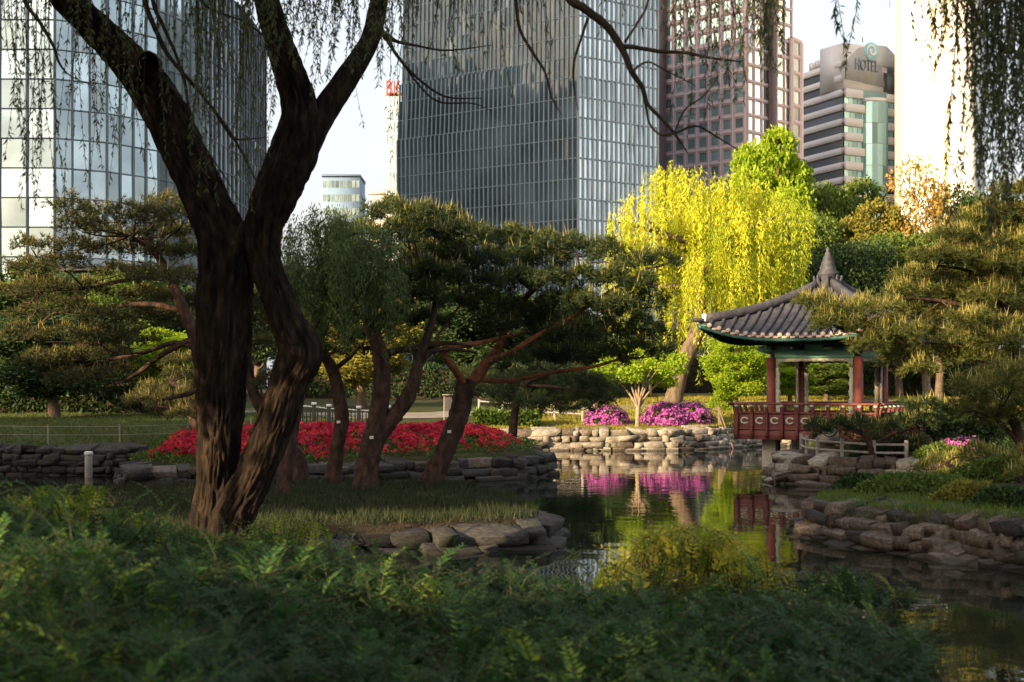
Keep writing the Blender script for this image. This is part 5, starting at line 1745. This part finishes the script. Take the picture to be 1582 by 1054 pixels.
# hedges closing the far edge of the park
def hedge(label, x0, x1, y, hgt, dep, n, mat='leaf_dark', z=None, bow=0.0):
    xs = rng.uniform(x0, x1, n)
    g0 = ground_z(xs, np.full(n, y))
    ph = rng.uniform(0, 6)
    top = hgt * (0.86 + 0.1 * np.sin(xs * 0.8 + ph) + 0.06 * np.sin(xs * 2.3))
    face = rng.random(n)
    yy = np.where(face < 0.55, y - dep / 2 + rng.normal(0, 0.06, n), y + rng.uniform(-0.5, 0.5, n) * dep) + bow * ((xs - x0) / (x1 - x0) - 0.5) ** 2
    zz_ = np.where(face < 0.55, rng.uniform(0.02, 1, n) * top, top + rng.normal(0, 0.05, n))
    B = np.column_stack([xs, yy, g0 + zz_])
    Dd = nrm(rand_dir(n) + np.array([0, -0.5, 0.5]))
    V, F = leaves(B, Dd, perp(Dd), 0.22 * rng.uniform(0.6, 1.3, n), 0.11)
    c = np.array([(x0 + x1) / 2, y, float(ground_z((x0 + x1) / 2, y))])
    t = thing('hedge', label, 'hedge', c, 'hedges')
    mk('foliage', V, F, M[mat], t, tint=np.repeat(np.clip(rng.normal(0.4, 0.25, n), 0, 1), 4))
    K = 24
    P = [(x, y + bow * ((x - x0) / (x1 - x0) - 0.5) ** 2, float(ground_z(x, y))) for x in np.linspace(x0, x1, K)]
    V = np.array([(p[0], p[1] + s * dep * 0.42, p[2] + zc) for p in P for (s, zc) in ((-1, -0.1), (-1, hgt * 0.75), (1, hgt * 0.75), (1, -0.1))])
    F = [[i * 4 + q, i * 4 + q + 1, i * 4 + 4 + q + 1, i * 4 + 4 + q] for i in range(K - 1) for q in range(3)] + [[3, 2, 1, 0], [(K - 1) * 4 + q for q in range(4)]]
    mk('twigs', V, F, M['twig'], t)
    return t


hedge('long dark hedge at the back of the left lawn', -32, -14, 66, 1.7, 1.6, 9000)
hedge('dark hedge along the far path behind the pines', -14, 8, 84, 2.2, 2.0, 10000)
hedge('shaded hedge behind the yellow lawn and pavilion', 14, 40, 88, 2.0, 2.0, 9000)
hedge('low trimmed dark hedge right of the pavilion columns', 11.2, 15.5, 45.5, 0.95, 1.2, 5200)
hedge('tall far hedge closing the park on the left', -60, -20, 96, 3.0, 2.5, 9000)
hedge('tall far hedge closing the park on the right', 6, 60, 104, 3.4, 2.5, 12000)
hedge('bright low green bush row behind the red flowers', -1.6, 1.2, 61.5, 0.62, 1.4, 2600, 'leaf_mid')

# multi-stemmed tree beside the azaleas
ms = thing('multi_stemmed_tree', 'small sunlit tree with many fanning stems between purple azaleas', 'tree', (*at(985, 660, 60.6)[:2], float(ground_z(*at(985, 660, 60.6)[:2]))))
b = at(985, 662, 60.6); b[2] = float(ground_z(b[0], b[1])) - 0.1
V, F = tube([b, at(985, 645, 60.6), at(986, 628, 60.6)], [0.11, 0.095, 0.10], 8, 10, 0.04)
mk('trunk', V, F, M['lightbark'], ms, smooth=True)
for (ex, ey, dd) in [(930, 570, .4), (955, 560, -.5), (972, 555, .6), (990, 550, -.4), (1008, 556, .5), (1022, 562, -.6), (1040, 575, .2), (965, 575, 1.0), (1005, 572, -1.0)]:
    V, F = tube([at(986, 632, 60.6), at(986 + (ex - 986) * .35, 632 - (632 - ey) * .5, 60.6 + dd * .5), at(ex, ey, 60.6 + dd)], [0.055, 0.038, 0.012], 12, 7, 0.04)
    mk('stem', V, F, M['lightbark'], ms, smooth=True)
lob = [((at(px, py, 60.6 + rng.uniform(-1, 1))), (r * .0276, r * .0276, r * .0276 * .45), r * r) for px, py, r in [(930, 572, 22), (955, 558, 28), (985, 548, 30), (1012, 555, 28), (1038, 570, 24), (970, 578, 26), (1005, 582, 26), (1030, 590, 18), (945, 585, 18), (990, 565, 30), (1045, 555, 20)]]
V, F, tn = crown_cloud(lob, 9000, 0.16, 0.09, 0.1, 0.3)
mk('crown', V, F, M['leaf_bright'], ms, tint=tn)

# ------------------------------------------------------------------ azaleas and shrubs
def mound(name, label, cat, c, rx, ry, rz, petal, nflow, nleaf, leafm='leaf_dark', fl=0.075, group=None, cover=0.0):
    g = float(ground_z(c[0], c[1]))
    t = thing(name, label, cat, (c[0], c[1], g), group)

    def pts(n, k=1.0):
        d = rand_dir(n)
        d[:, 2] = np.abs(d[:, 2])
        bump = 1 + 0.10 * np.sin(d[:, 0] * 7 + c[0]) * np.sin(d[:, 1] * 6 + d[:, 2] * 5) + 0.06 * rng.normal(size=n)
        return np.array([c[0], c[1], g]) + d * np.array([rx, ry, rz]) * (bump * k)[:, None], d
    p, d = pts(nleaf, 0.95)
    q = nrm(rand_dir(nleaf) + d)
    V, F = leaves(p, q, perp(q), 0.09 * rng.uniform(0.6, 1.3, nleaf), 0.045)
    mk('foliage', V, F, M[leafm], t, tint=np.repeat(np.clip(rng.normal(0.4, 0.25, nleaf), 0, 1), 4))
    if petal:
        p, d = pts(nflow)
        clump = np.sin(p[:, 0] * 6.1 + 1) * np.sin(p[:, 2] * 7.7 + p[:, 1] * 5) > -0.45 + cover
        p, d = p[clump], d[clump]
        n = len(p)
        # five-petalled: three overlapping petals each is enough at this size
        ax = nrm(d + 0.5 * rand_dir(n))
        s0 = perp(ax)
        s1 = np.cross(ax, s0)
        B, Dd, Ss = [], [], []
        for k in range(3):
            a = 2 * math.pi * k / 3
            dd = nrm(s0 * math.cos(a) + s1 * math.sin(a) + ax * 0.35)
            B.append(p); Dd.append(dd); Ss.append(np.cross(ax, dd))
        B, Dd, Ss = np.concatenate(B), np.concatenate(Dd), np.concatenate(Ss)
        V, F = leaves(B, Dd, Ss, fl * 0.8, fl * 0.8)
        tn = np.clip(np.tile(rng.normal(0.5, 0.25, n), 3), 0, 1)
        mk('flowers', V, F, M[petal], t, tint=np.repeat(tn, 4))['kind'] = 'stuff'
    # inner twigs so the mound is not hollow
    tw_ = [tube([(c[0], c[1], g - 0.05), np.array([c[0], c[1], g]) + dd * np.array([rx, ry, rz]) * 0.85], [0.03, 0.008], 4, 5) for dd in np.abs(rand_dir(14)) * np.array([1, 1, 1]) * np.where(rng.random((14, 3)) < 0.5, -1, 1) * np.array([1, 1, 0]) + np.array([0, 0, 0.5])]
    mk('stems', *join(tw_), M['twig'], t)['kind'] = 'stuff'
    return t


AZ = 'purple azaleas'
mound('azalea_shrub', 'purple azalea mound left of the multi stemmed tree', 'shrub', at(938, 655, 62)[:2], 0.95, 0.9, 0.85, 'pink_petal', 1500, 3000, group=AZ, cover=.1)
mound('azalea_shrub', 'wide purple azalea mound right of the multi stemmed tree', 'shrub', at(1028, 655, 62)[:2], 1.05, 1.0, 0.92, 'pink_petal', 1900, 2600, group=AZ)
mound('azalea_shrub', 'purple azalea mound nearest the wooden fence and pavilion', 'shrub', at(1066, 655, 62.4)[:2], 0.95, 0.9, 0.88, 'pink_petal', 1600, 2600, group=AZ, cover=.05)
mound('azalea_shrub', 'lilac azalea between dwarf pines right of the rope fence', 'shrub', at(1480, 700, 38.5)[:2], 0.75, 0.7, 0.62, 'pink_petal', 900, 3200, group=AZ, cover=.25)
mound('azalea_shrub', 'sparse lilac azalea just right of the rope fence posts', 'shrub', at(1395, 700, 39.5)[:2], 0.6, 0.6, 0.55, 'pink_petal', 420, 2800, group=AZ, cover=.4)
mound('leafy_shrub', 'rust brown shrub before the pavilion balustrade', 'shrub', at(1318, 670, 42)[:2], 1.0, 0.8, 0.95, None, 0, 5000, 'leaf_brown', group='shrubs by the pavilion')
mound('leafy_shrub', 'brown green shrub between balustrade and dark hedge', 'shrub', at(1385, 665, 42.5)[:2], 0.95, 0.8, 0.85, None, 0, 4600, 'leaf_brown', group='shrubs by the pavilion')
mound('leafy_shrub', 'dark green shrub below the low cushion pine', 'shrub', at(1540, 720, 35.5)[:2], 1.0, 0.9, 0.8, None, 0, 5200, 'leaf_mid', group='shrubs by the pavilion')
mound('leafy_shrub', 'dark shrub right of the lilac azalea', 'shrub', at(1575, 680, 39)[:2], 0.9, 0.9, 0.9, None, 0, 4600, 'leaf_dark', group='shrubs by the pavilion')
mound('leafy_shrub', 'green ground shrub hanging over stones below the dwarf pine', 'shrub', at(1450, 735, 37.4)[:2], 0.7, 0.6, 0.5, None, 0, 3600, 'leaf_mid', group='shrubs by the pavilion')
mound('leafy_shrub', 'low leafy shrub on the grass tongue above brown stones', 'shrub', (7.6, 26.6), 1.1, 0.7, 0.36, None, 0, 5200, 'leaf_mid', group='shrubs by the pavilion')
mound('leafy_shrub', 'yellow green shrub at the end of wooden fence', 'shrub', at(1118, 640, 70)[:2], 0.8, 0.7, 0.8, None, 0, 3000, 'leaf_bright', group='shrubs by the pavilion')

for lab, (px, py, d_), rr, hh, nn, mt_ in (
        ('dark green cushion shrub on the stones right of the pale round stone', (1345, 715, 38.6), .55, .5, 2600, 'leaf_dark'),
        ('mossy green shrub spilling over the stone edge at far right', (1545, 770, 30.5), .9, .5, 4200, 'leaf_mid'),
        ('leafy green shrub trailing to the water below the dwarf pine', (1420, 760, 35.2), .7, .42, 3200, 'leaf_mid'),
        ('small dark shrub at the tip of the grass tongue', (1330, 780, 27.2), .5, .3, 2600, 'leaf_dark'),
        ('low olive shrub behind the brown stone wall at right', (1500, 795, 24.2), .6, .32, 3000, 'leaf_olive'),
        ('dark trailing shrub on the grass tongue right edge', (1560, 800, 22.6), .6, .36, 3000, 'leaf_dark')):
    mound('leafy_shrub', lab, 'shrub', at(px, py, d_)[:2], rr, rr * .8, hh, None, 0, nn, mt_, group='shrubs by the pavilion')

# the bed of red azaleas, one continuous mass
def flower_bed():
    n = 26000
    x = rng.uniform(-11.2, 1.6, n); y = rng.uniform(35.2, 48.5, n)
    s = sdist(x, y)
    edge = np.clip((s - 0.75) / 0.9, 0, 1)
    inside = (bumps(x * 3.1, y * 2.3) > -0.2) & (edge > 0.02) & (((x + 5.3) / 5.7) ** 2 + ((y - 41.2) / 5.0) ** 2 < 1)
    x, y, edge = x[inside], y[inside], edge[inside]
    hgt = (0.30 + 0.16 * bumps(x * 1.6, y * 1.6)) * np.sqrt(edge) + 0.08
    p = np.column_stack([x, y, ground_z(x, y) + hgt + rng.normal(0, 0.035, len(x))])
    n = len(p)
    ax = nrm(np.array([0, -0.35, 1.0]) + 0.6 * rng.normal(size=(n, 3)))
    s0 = perp(ax); s1 = np.cross(ax, s0)
    B, Dd, Ss = [], [], []
    for k in range(3):
        a = 2 * math.pi * k / 3
        dd = nrm(s0 * math.cos(a) + s1 * math.sin(a) + ax * 0.4)
        B.append(p); Dd.append(dd); Ss.append(np.cross(ax, dd))
    V, F = leaves(np.concatenate(B), np.concatenate(Dd), np.concatenate(Ss), 0.085, 0.075)
    patch = 0.5 + 0.25 * np.sin(x * 1.9 + y) * np.sin(y * 2.3)
    tn = np.clip(np.tile(patch + rng.normal(0, 0.18, n), 3), 0, 1)
    t = thing('azalea_bed', 'wide mounded bed of red azaleas behind the pine trunks', 'flower bed', (-4.5, 41, 0.7))
    f = mk('flowers', V, F, M['red_petal'], t, tint=np.repeat(tn, 4)); f['kind'] = 'stuff'
    # foliage under and around
    m = 26000
    x = rng.uniform(-11.4, 1.9, m); y = rng.uniform(34.9, 49, m)
    s = sdist(x, y)
    ok = (s > 0.35) & (((x + 5.2) / 6.2) ** 2 + ((y - 41.2) / 5.5) ** 2 < 1)
    x, y, s = x[ok], y[ok], s[ok]
    edge = np.clip((s - 0.3) / 1.2, 0, 1)
    hgt = (0.28 + 0.15 * bumps(x * 1.6, y * 1.6)) * np.sqrt(edge) * rng.uniform(0.2, 1.0, len(x)) + 0.03
    p = np.column_stack([x, y, ground_z(x, y) + hgt])
    q = nrm(rand_dir(len(p)) + np.array([0, -0.3, 0.8]))
    V, F = leaves(p, q, perp(q), 0.13 * rng.uniform(0.6, 1.3, len(p)), 0.05)
    f = mk('foliage', V, F, M['leaf_mid'], t, tint=np.repeat(np.clip(rng.normal(0.35, 0.25, len(p)), 0, 1), 4)); f['kind'] = 'stuff'


flower_bed()

# ------------------------------------------------------------------ fences and small things
def post_rail(label, pts, hgt, post, rails, mat, name='wooden_fence', spacing=1.8, caps=None, group='fences', rr=0.035, sq=True):
    P = np.asarray(pts, float)
    seg = np.linalg.norm(np.diff(P, axis=0), axis=1)
    cum = np.concatenate([[0], np.cumsum(seg)])
    n = max(2, int(round(cum[-1] / spacing)) + 1)
    ss = np.linspace(0, cum[-1], n)
    Q = np.column_stack([np.interp(ss, cum, P[:, 0]), np.interp(ss, cum, P[:, 1])])
    G = ground_z(Q[:, 0], Q[:, 1])
    t = thing(name, label, 'fence', (*Q[0], float(G[0])), group)
    for q, g in zip(Q, G):
        ps = boxo('post', t, M[mat], (q[0], q[1], g + hgt / 2 - 0.05), (post, 0, 0), (0, post, 0), (0, 0, hgt / 2 + 0.05), 0.06)
        if caps:
            boxo('post_cap', t, M[caps], (q[0], q[1], g + hgt + 0.05), (post * 1.35, 0, 0), (0, post * 1.35, 0), (0, 0, 0.05), 0.06)
    for i in range(n - 1):
        for z in rails:
            a = np.array([*Q[i], G[i] + z]); b_ = np.array([*Q[i + 1], G[i + 1] + z])
            V, F = tube([a, b_], [rr, rr], 3, 7)
            mk('rail', V, F, M[mat if not (caps and z > hgt * 0.8) else caps], t, smooth=True)
    return t, Q, G


post_rail('brown wooden fence between the azaleas and the pavilion', [at(1058, 650, 64)[:2], at(1100, 650, 62.5)[:2], at(1136, 650, 61)[:2]], 0.78, 0.05, (0.32, 0.66), 'wood', spacing=1.1)
post_rail('post and rail fence in shade below the low dark pine', [at(740, 660, 66)[:2], at(815, 660, 64.5)[:2], at(860, 660, 64)[:2], at(903, 660, 63.5)[:2], at(918, 655, 66)[:2]], 0.8, 0.05, (0.35, 0.7), 'greywood', spacing=1.3)
post_rail('grey post and rail fence on the stones beside the pavilion', [at(1238, 700, 40.4)[:2], at(1252, 705, 39.0)[:2], at(1292, 710, 38.2)[:2], at(1340, 712, 38.0)[:2], at(1400, 716, 37.8)[:2]], 0.62, 0.045, (0.28, 0.5), 'greywood', 'rope_fence', spacing=0.85)
post_rail('thin wire fence along the lawn above the left stone wall', [(-21, 45.0), (-15.5, 44.0), (-11.5, 43.8), (-9.5, 45.5), (-9, 49)], 0.62, 0.02, (0.3, 0.56), 'greywood', 'wire_fence', spacing=2.2, rr=0.007)
t, Q, G = post_rail('dark railing with white posts tops beyond the red flowers', [at(462, 650, 56)[:2], at(600, 650, 56.5)[:2]], 0.92, 0.07, (0.16, 0.84), 'dark_metal', 'bridge_railing', spacing=0.62, caps='white_paint', rr=0.03)
for i in range(len(Q) - 1):
    for u in (0.25, 0.5, 0.75):
        p = Q[i] * (1 - u) + Q[i + 1] * u
        boxo('baluster', t, M['dark_metal'], (p[0], p[1], G[i] + 0.5), (0.022, 0, 0), (0, 0.022, 0), (0, 0, 0.34))
# pale round boulder beside the rope fence
c = at(1279, 673, 39.6)
V, F = lathe((c[0], c[1], c[2] - 0.28), [(0.05, 0.0), (0.2, 0.03), (0.3, 0.16), (0.32, 0.3), (0.27, 0.43), (0.14, 0.52), (0.03, 0.54)], 14)
V = V + rng.normal(size=V.shape) * 0.012
rb_ = thing('stone_lantern', 'pale rounded stone on a short stand beside the rope fence', 'stone', (c[0], c[1], float(ground_z(c[0], c[1]))))
mk('round_stone', V, F, M['stone'], rb_, smooth=True)
g = float(ground_z(c[0], c[1]))
boxo('stand', rb_, M['stone2'], (c[0], c[1], (g - 0.1 + c[2] - 0.26) / 2), (0.16, 0, 0), (0, 0.16, 0), (0, 0, max(0.05, (c[2] - 0.26 - g + 0.1) / 2)), 0.1)
# grey bollard standing in front of the left wall
c = at(137, 722, 41.4)
bl = thing('bollard', 'short pale grey post in front of the left stone wall', 'post', (c[0], c[1], -0.2))
mk('post', *lathe((c[0], c[1], -0.9), [(0.11, 0), (0.11, 1.5), (0.105, 1.56)], 14), M['concrete'], bl)
mk('cap', *lathe((c[0], c[1], 0.66), [(0.13, 0.0), (0.13, 0.07), (0.1, 0.1), (0.02, 0.11)], 14), M['white_paint'], bl)
# park sign with a small roof
c = at(694, 660, 57)
g = float(ground_z(c[0], c[1]))
sg = thing('park_sign', 'thin white framed park sign behind the red limbed pine', 'sign', (c[0], c[1], g))
for s in (-0.2, 0.2):
    boxo('post', sg, M['greywood'], (c[0] + s, c[1], g + 0.7), (0.02, 0, 0), (0, 0.02, 0), (0, 0, 0.72))
boxo('board', sg, M['dark_metal'], (c[0], c[1], g + 1.1), (0.175, 0, 0), (0, 0.015, 0), (0, 0, 0.3))
boxo('sign_roof', sg, M['greywood'], (c[0], c[1], g + 1.44), (0.28, 0, 0), (0, 0.14, 0), (0, 0, 0.025))
# white low lamp by the wooden fence
c = at(1118, 652, 61.4)
g = float(ground_z(c[0], c[1]))
lp_ = thing('garden_lamp', 'small white garden lamp at the foot of wooden fence', 'lamp', (c[0], c[1], g))
mk('lamp_post', *lathe((c[0], c[1], g - 0.05), [(0.09, 0), (0.08, 0.3), (0.08, 0.36)], 12), M['white_paint'], lp_)
mk('lamp_cap', *lathe((c[0], c[1], g + 0.312), [(0.17, 0), (0.17, 0.06), (0.1, 0.1)], 12), M['white_paint'], lp_)

# ------------------------------------------------------------------ grass
def grass(name, label, test, box, n, hgt, w, mat, edge=0.38):
    x = rng.uniform(box[0], box[1], n); y = rng.uniform(box[2], box[3], n)
    s = sdist(x, y)
    ok = (s > edge) & test(x, y)
    dens = 0.5 + 0.7 * bumps(x * 0.9, y * 0.8) * np.where(np.sin(x * 3.7 + y * 2.9) > -0.3, 1, 0.3)
    ok &= rng.random(n) < np.clip(dens + 0.45, 0.1, 1)
    x, y = x[ok], y[ok]
    n = len(x)
    p = np.column_stack([x, y, ground_z(x, y) - 0.01])
    d = nrm(np.array([0, 0, 1.0]) + 0.45 * rng.normal(size=(n, 3)) * np.array([1, 1, 0.3]))
    sd_ = nrm(np.column_stack([rng.normal(1, 0.5, n), rng.normal(0, 0.5, n), np.zeros(n)]))
    L = (hgt * rng.uniform(0.5, 1.3, n) * (0.7 + 0.5 * np.clip(dens[ok], 0, 1)))[:, None]
    V = np.stack([p - sd_ * w / 2, p + sd_ * w / 2, p + d * L], 1).reshape(-1, 3)
    o = mk(name, V, np.arange(3 * n).reshape(-1, 3), M[mat], tint=np.repeat(np.clip(rng.normal(0.45, 0.25, n), 0, 1), 3))
    return tag(o, label, 'grass', kind='stuff')


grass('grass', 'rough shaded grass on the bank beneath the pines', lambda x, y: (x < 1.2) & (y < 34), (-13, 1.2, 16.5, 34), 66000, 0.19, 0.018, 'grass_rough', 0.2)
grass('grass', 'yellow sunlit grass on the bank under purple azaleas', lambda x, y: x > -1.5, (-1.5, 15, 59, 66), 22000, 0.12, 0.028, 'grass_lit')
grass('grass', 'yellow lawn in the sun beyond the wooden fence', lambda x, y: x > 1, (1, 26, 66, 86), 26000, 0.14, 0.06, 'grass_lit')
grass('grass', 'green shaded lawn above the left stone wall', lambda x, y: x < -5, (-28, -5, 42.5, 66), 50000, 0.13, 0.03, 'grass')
grass('grass', 'green grass on the tongue of land above brown stones', lambda x, y: (x > 4.5) & (x < 9.5), (4.5, 9.5, 19, 31), 22000, 0.16, 0.015, 'leaf_mid', 0.25)
grass('grass', 'sparse grass among the shrubs beside the pavilion', lambda x, y: x > 7, (7, 17, 34, 46), 14000, 0.14, 0.018, 'grass')

# ------------------------------------------------------------------ foreground undergrowth of feathery shrubs
TOPX = [-80, 0, 60, 130, 200, 300, 400, 500, 600, 700, 800, 880, 930, 980, 1050, 1110, 1170, 1230, 1300, 1380, 1430, 1480]
TOPY = [760, 768, 770, 776, 792, 808, 822, 838, 854, 858, 878, 905, 905, 898, 890, 890, 894, 902, 912, 944, 985, 1060]


SIZES = []


def sprigs(px, d, topz, n_leaf, lean, length, leafL, leafW, tint0, B, Dd, Ss, TN, ST):
    """one pinnate shoot: arching stem with paired leaflets"""
    X = (px - CX) / FPX * d
    size = rng.choice([0.55, 0.7, 0.85, 1.0, 1.35])
    a = rng.uniform(0, 6.28)
    o = np.array([math.cos(a), math.sin(a) * 0.8, 0])
    base = np.array([X, d, topz]) - np.array([0, 0, length * 0.7]) - o * length * lean * 0.5
    t = np.linspace(0, 1, 6)[:, None]
    C = base + UP * (length * (t * 1.05 - 0.35 * t ** 2.5)) + o * (length * lean * t ** 1.6)
    ST.append(tube(C, np.linspace(0.0045, 0.0015, 6), 4, 3))
    u = np.linspace(0.28, 1, n_leaf)
    idx = np.minimum((u * 5).astype(int), 4)
    f = (u * 5 - idx)[:, None]
    p = C[idx] * (1 - f) + C[idx + 1] * f
    tg = nrm(C[idx + 1] - C[idx])
    side = nrm(np.cross(tg, UP) + 1e-4)
    for s in (-1, 1):
        dd = nrm(side * s + tg * 0.55 + UP * rng.normal(0.05, 0.18, (n_leaf, 1)))
        B.append(p); Dd.append(dd)
        Ss.append(nrm(np.cross(dd, np.cross(side, tg)) + 0.25 * rng.normal(size=(n_leaf, 3))))
        TN.append(np.clip(tint0 + rng.normal(0, 0.1, n_leaf), 0, 1))
        SIZES.append(np.full(n_leaf, size) * (1.15 - 0.5 * u))


def undergrowth():
    B, Dd, Ss, TN, ST = [], [], [], [], []
    for i in range(11000):
        px = rng.uniform(-120, 1440)
        d = 5.2 + 6.6 * rng.random() ** 0.8
        ty = np.interp(px, TOPX, TOPY)
        zt = H - (ty - HZ) / FPX * 11.5
        X = (px - CX) / FPX * d
        if d > 9.5 and px > 1150 and sdist(np.array([X]), np.array([d]))[0] < 0.1:
            continue
        zt += 0.17 * bumps(np.array([X * 1.5]), np.array([d * 1.4]))[0] - 0.08 - 0.03 * max(0, 9 - d)
        if rng.random() < 0.35:
            zt -= rng.uniform(0.05, 0.4)
        if px > 700:
            zt = max(zt, np.interp(d, [5, 8, 9.5, 12], [0.86, 0.98, 0.9, 0.78]) + 0.3 * rng.random() - max(0, px - 1330) / 130 * 0.2)
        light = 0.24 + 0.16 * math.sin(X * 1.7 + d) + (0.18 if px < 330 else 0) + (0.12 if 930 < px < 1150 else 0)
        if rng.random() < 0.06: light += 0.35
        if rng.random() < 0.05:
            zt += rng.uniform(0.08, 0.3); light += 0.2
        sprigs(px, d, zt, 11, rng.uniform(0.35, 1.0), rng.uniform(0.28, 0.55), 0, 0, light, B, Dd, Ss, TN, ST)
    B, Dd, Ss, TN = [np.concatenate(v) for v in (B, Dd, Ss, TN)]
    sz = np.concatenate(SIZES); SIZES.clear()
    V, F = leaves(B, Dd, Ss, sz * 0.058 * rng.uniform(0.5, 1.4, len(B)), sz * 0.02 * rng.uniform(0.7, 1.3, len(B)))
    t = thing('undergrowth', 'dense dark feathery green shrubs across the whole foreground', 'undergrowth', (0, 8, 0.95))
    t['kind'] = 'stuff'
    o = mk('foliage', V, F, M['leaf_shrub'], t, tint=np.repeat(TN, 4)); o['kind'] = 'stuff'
    o = mk('stems', *join(ST), M['stem'], t); o['kind'] = 'stuff'


undergrowth()


def sprig_shrub(name, label, px0, px1, d0, d1, top, n, tint, mat, leaf=0.05):
    B, Dd, Ss, TN, ST = [], [], [], [], []
    for i in range(n):
        px = rng.normal((px0 + px1) / 2, (px1 - px0) / 4)
        d = rng.uniform(d0, d1)
        u = abs(px - (px0 + px1) / 2) / ((px1 - px0) / 2)
        ty = top + 60 * u * u + rng.exponential(40)
        sprigs(px, d, H - (ty - HZ) / FPX * d, 9, rng.uniform(0.25, 0.8), rng.uniform(0.25, 0.5), 0, 0, tint + rng.normal(0, 0.2), B, Dd, Ss, TN, ST)
    B, Dd, Ss, TN = [np.concatenate(v) for v in (B, Dd, Ss, TN)]
    sz = np.concatenate(SIZES); SIZES.clear()
    V, F = leaves(B, Dd, Ss, sz * leaf * rng.uniform(0.6, 1.3, len(B)), sz * leaf * 0.4)
    X = ((px0 + px1) / 2 - CX) / FPX * (d0 + d1) / 2
    g = float(ground_z(X, (d0 + d1) / 2))
    t = thing(name, label, 'shrub', (X, (d0 + d1) / 2, max(0, g)))
    mk('foliage', V, F, M[mat], t, tint=np.repeat(np.clip(TN, 0, 1), 4))
    for k in range(9):
        a = rng.uniform(px0, px1)
        ST.append(tube([(X + rng.normal() * 0.1, (d0 + d1) / 2, max(0, g) - 0.1), at(a, top + 60, rng.uniform(d0, d1))], [0.012, 0.004], 5, 5))
    mk('stems', *join(ST), M['twig'], t)['kind'] = 'stuff'


sprig_shrub('leafy_shrub', 'taller shrub with sunlit-coloured yellow leaves against the pond reflection', 920, 1210, 10.4, 12.2, 808, 460, 0.72, 'leaf_shrub_lit', 0.06)
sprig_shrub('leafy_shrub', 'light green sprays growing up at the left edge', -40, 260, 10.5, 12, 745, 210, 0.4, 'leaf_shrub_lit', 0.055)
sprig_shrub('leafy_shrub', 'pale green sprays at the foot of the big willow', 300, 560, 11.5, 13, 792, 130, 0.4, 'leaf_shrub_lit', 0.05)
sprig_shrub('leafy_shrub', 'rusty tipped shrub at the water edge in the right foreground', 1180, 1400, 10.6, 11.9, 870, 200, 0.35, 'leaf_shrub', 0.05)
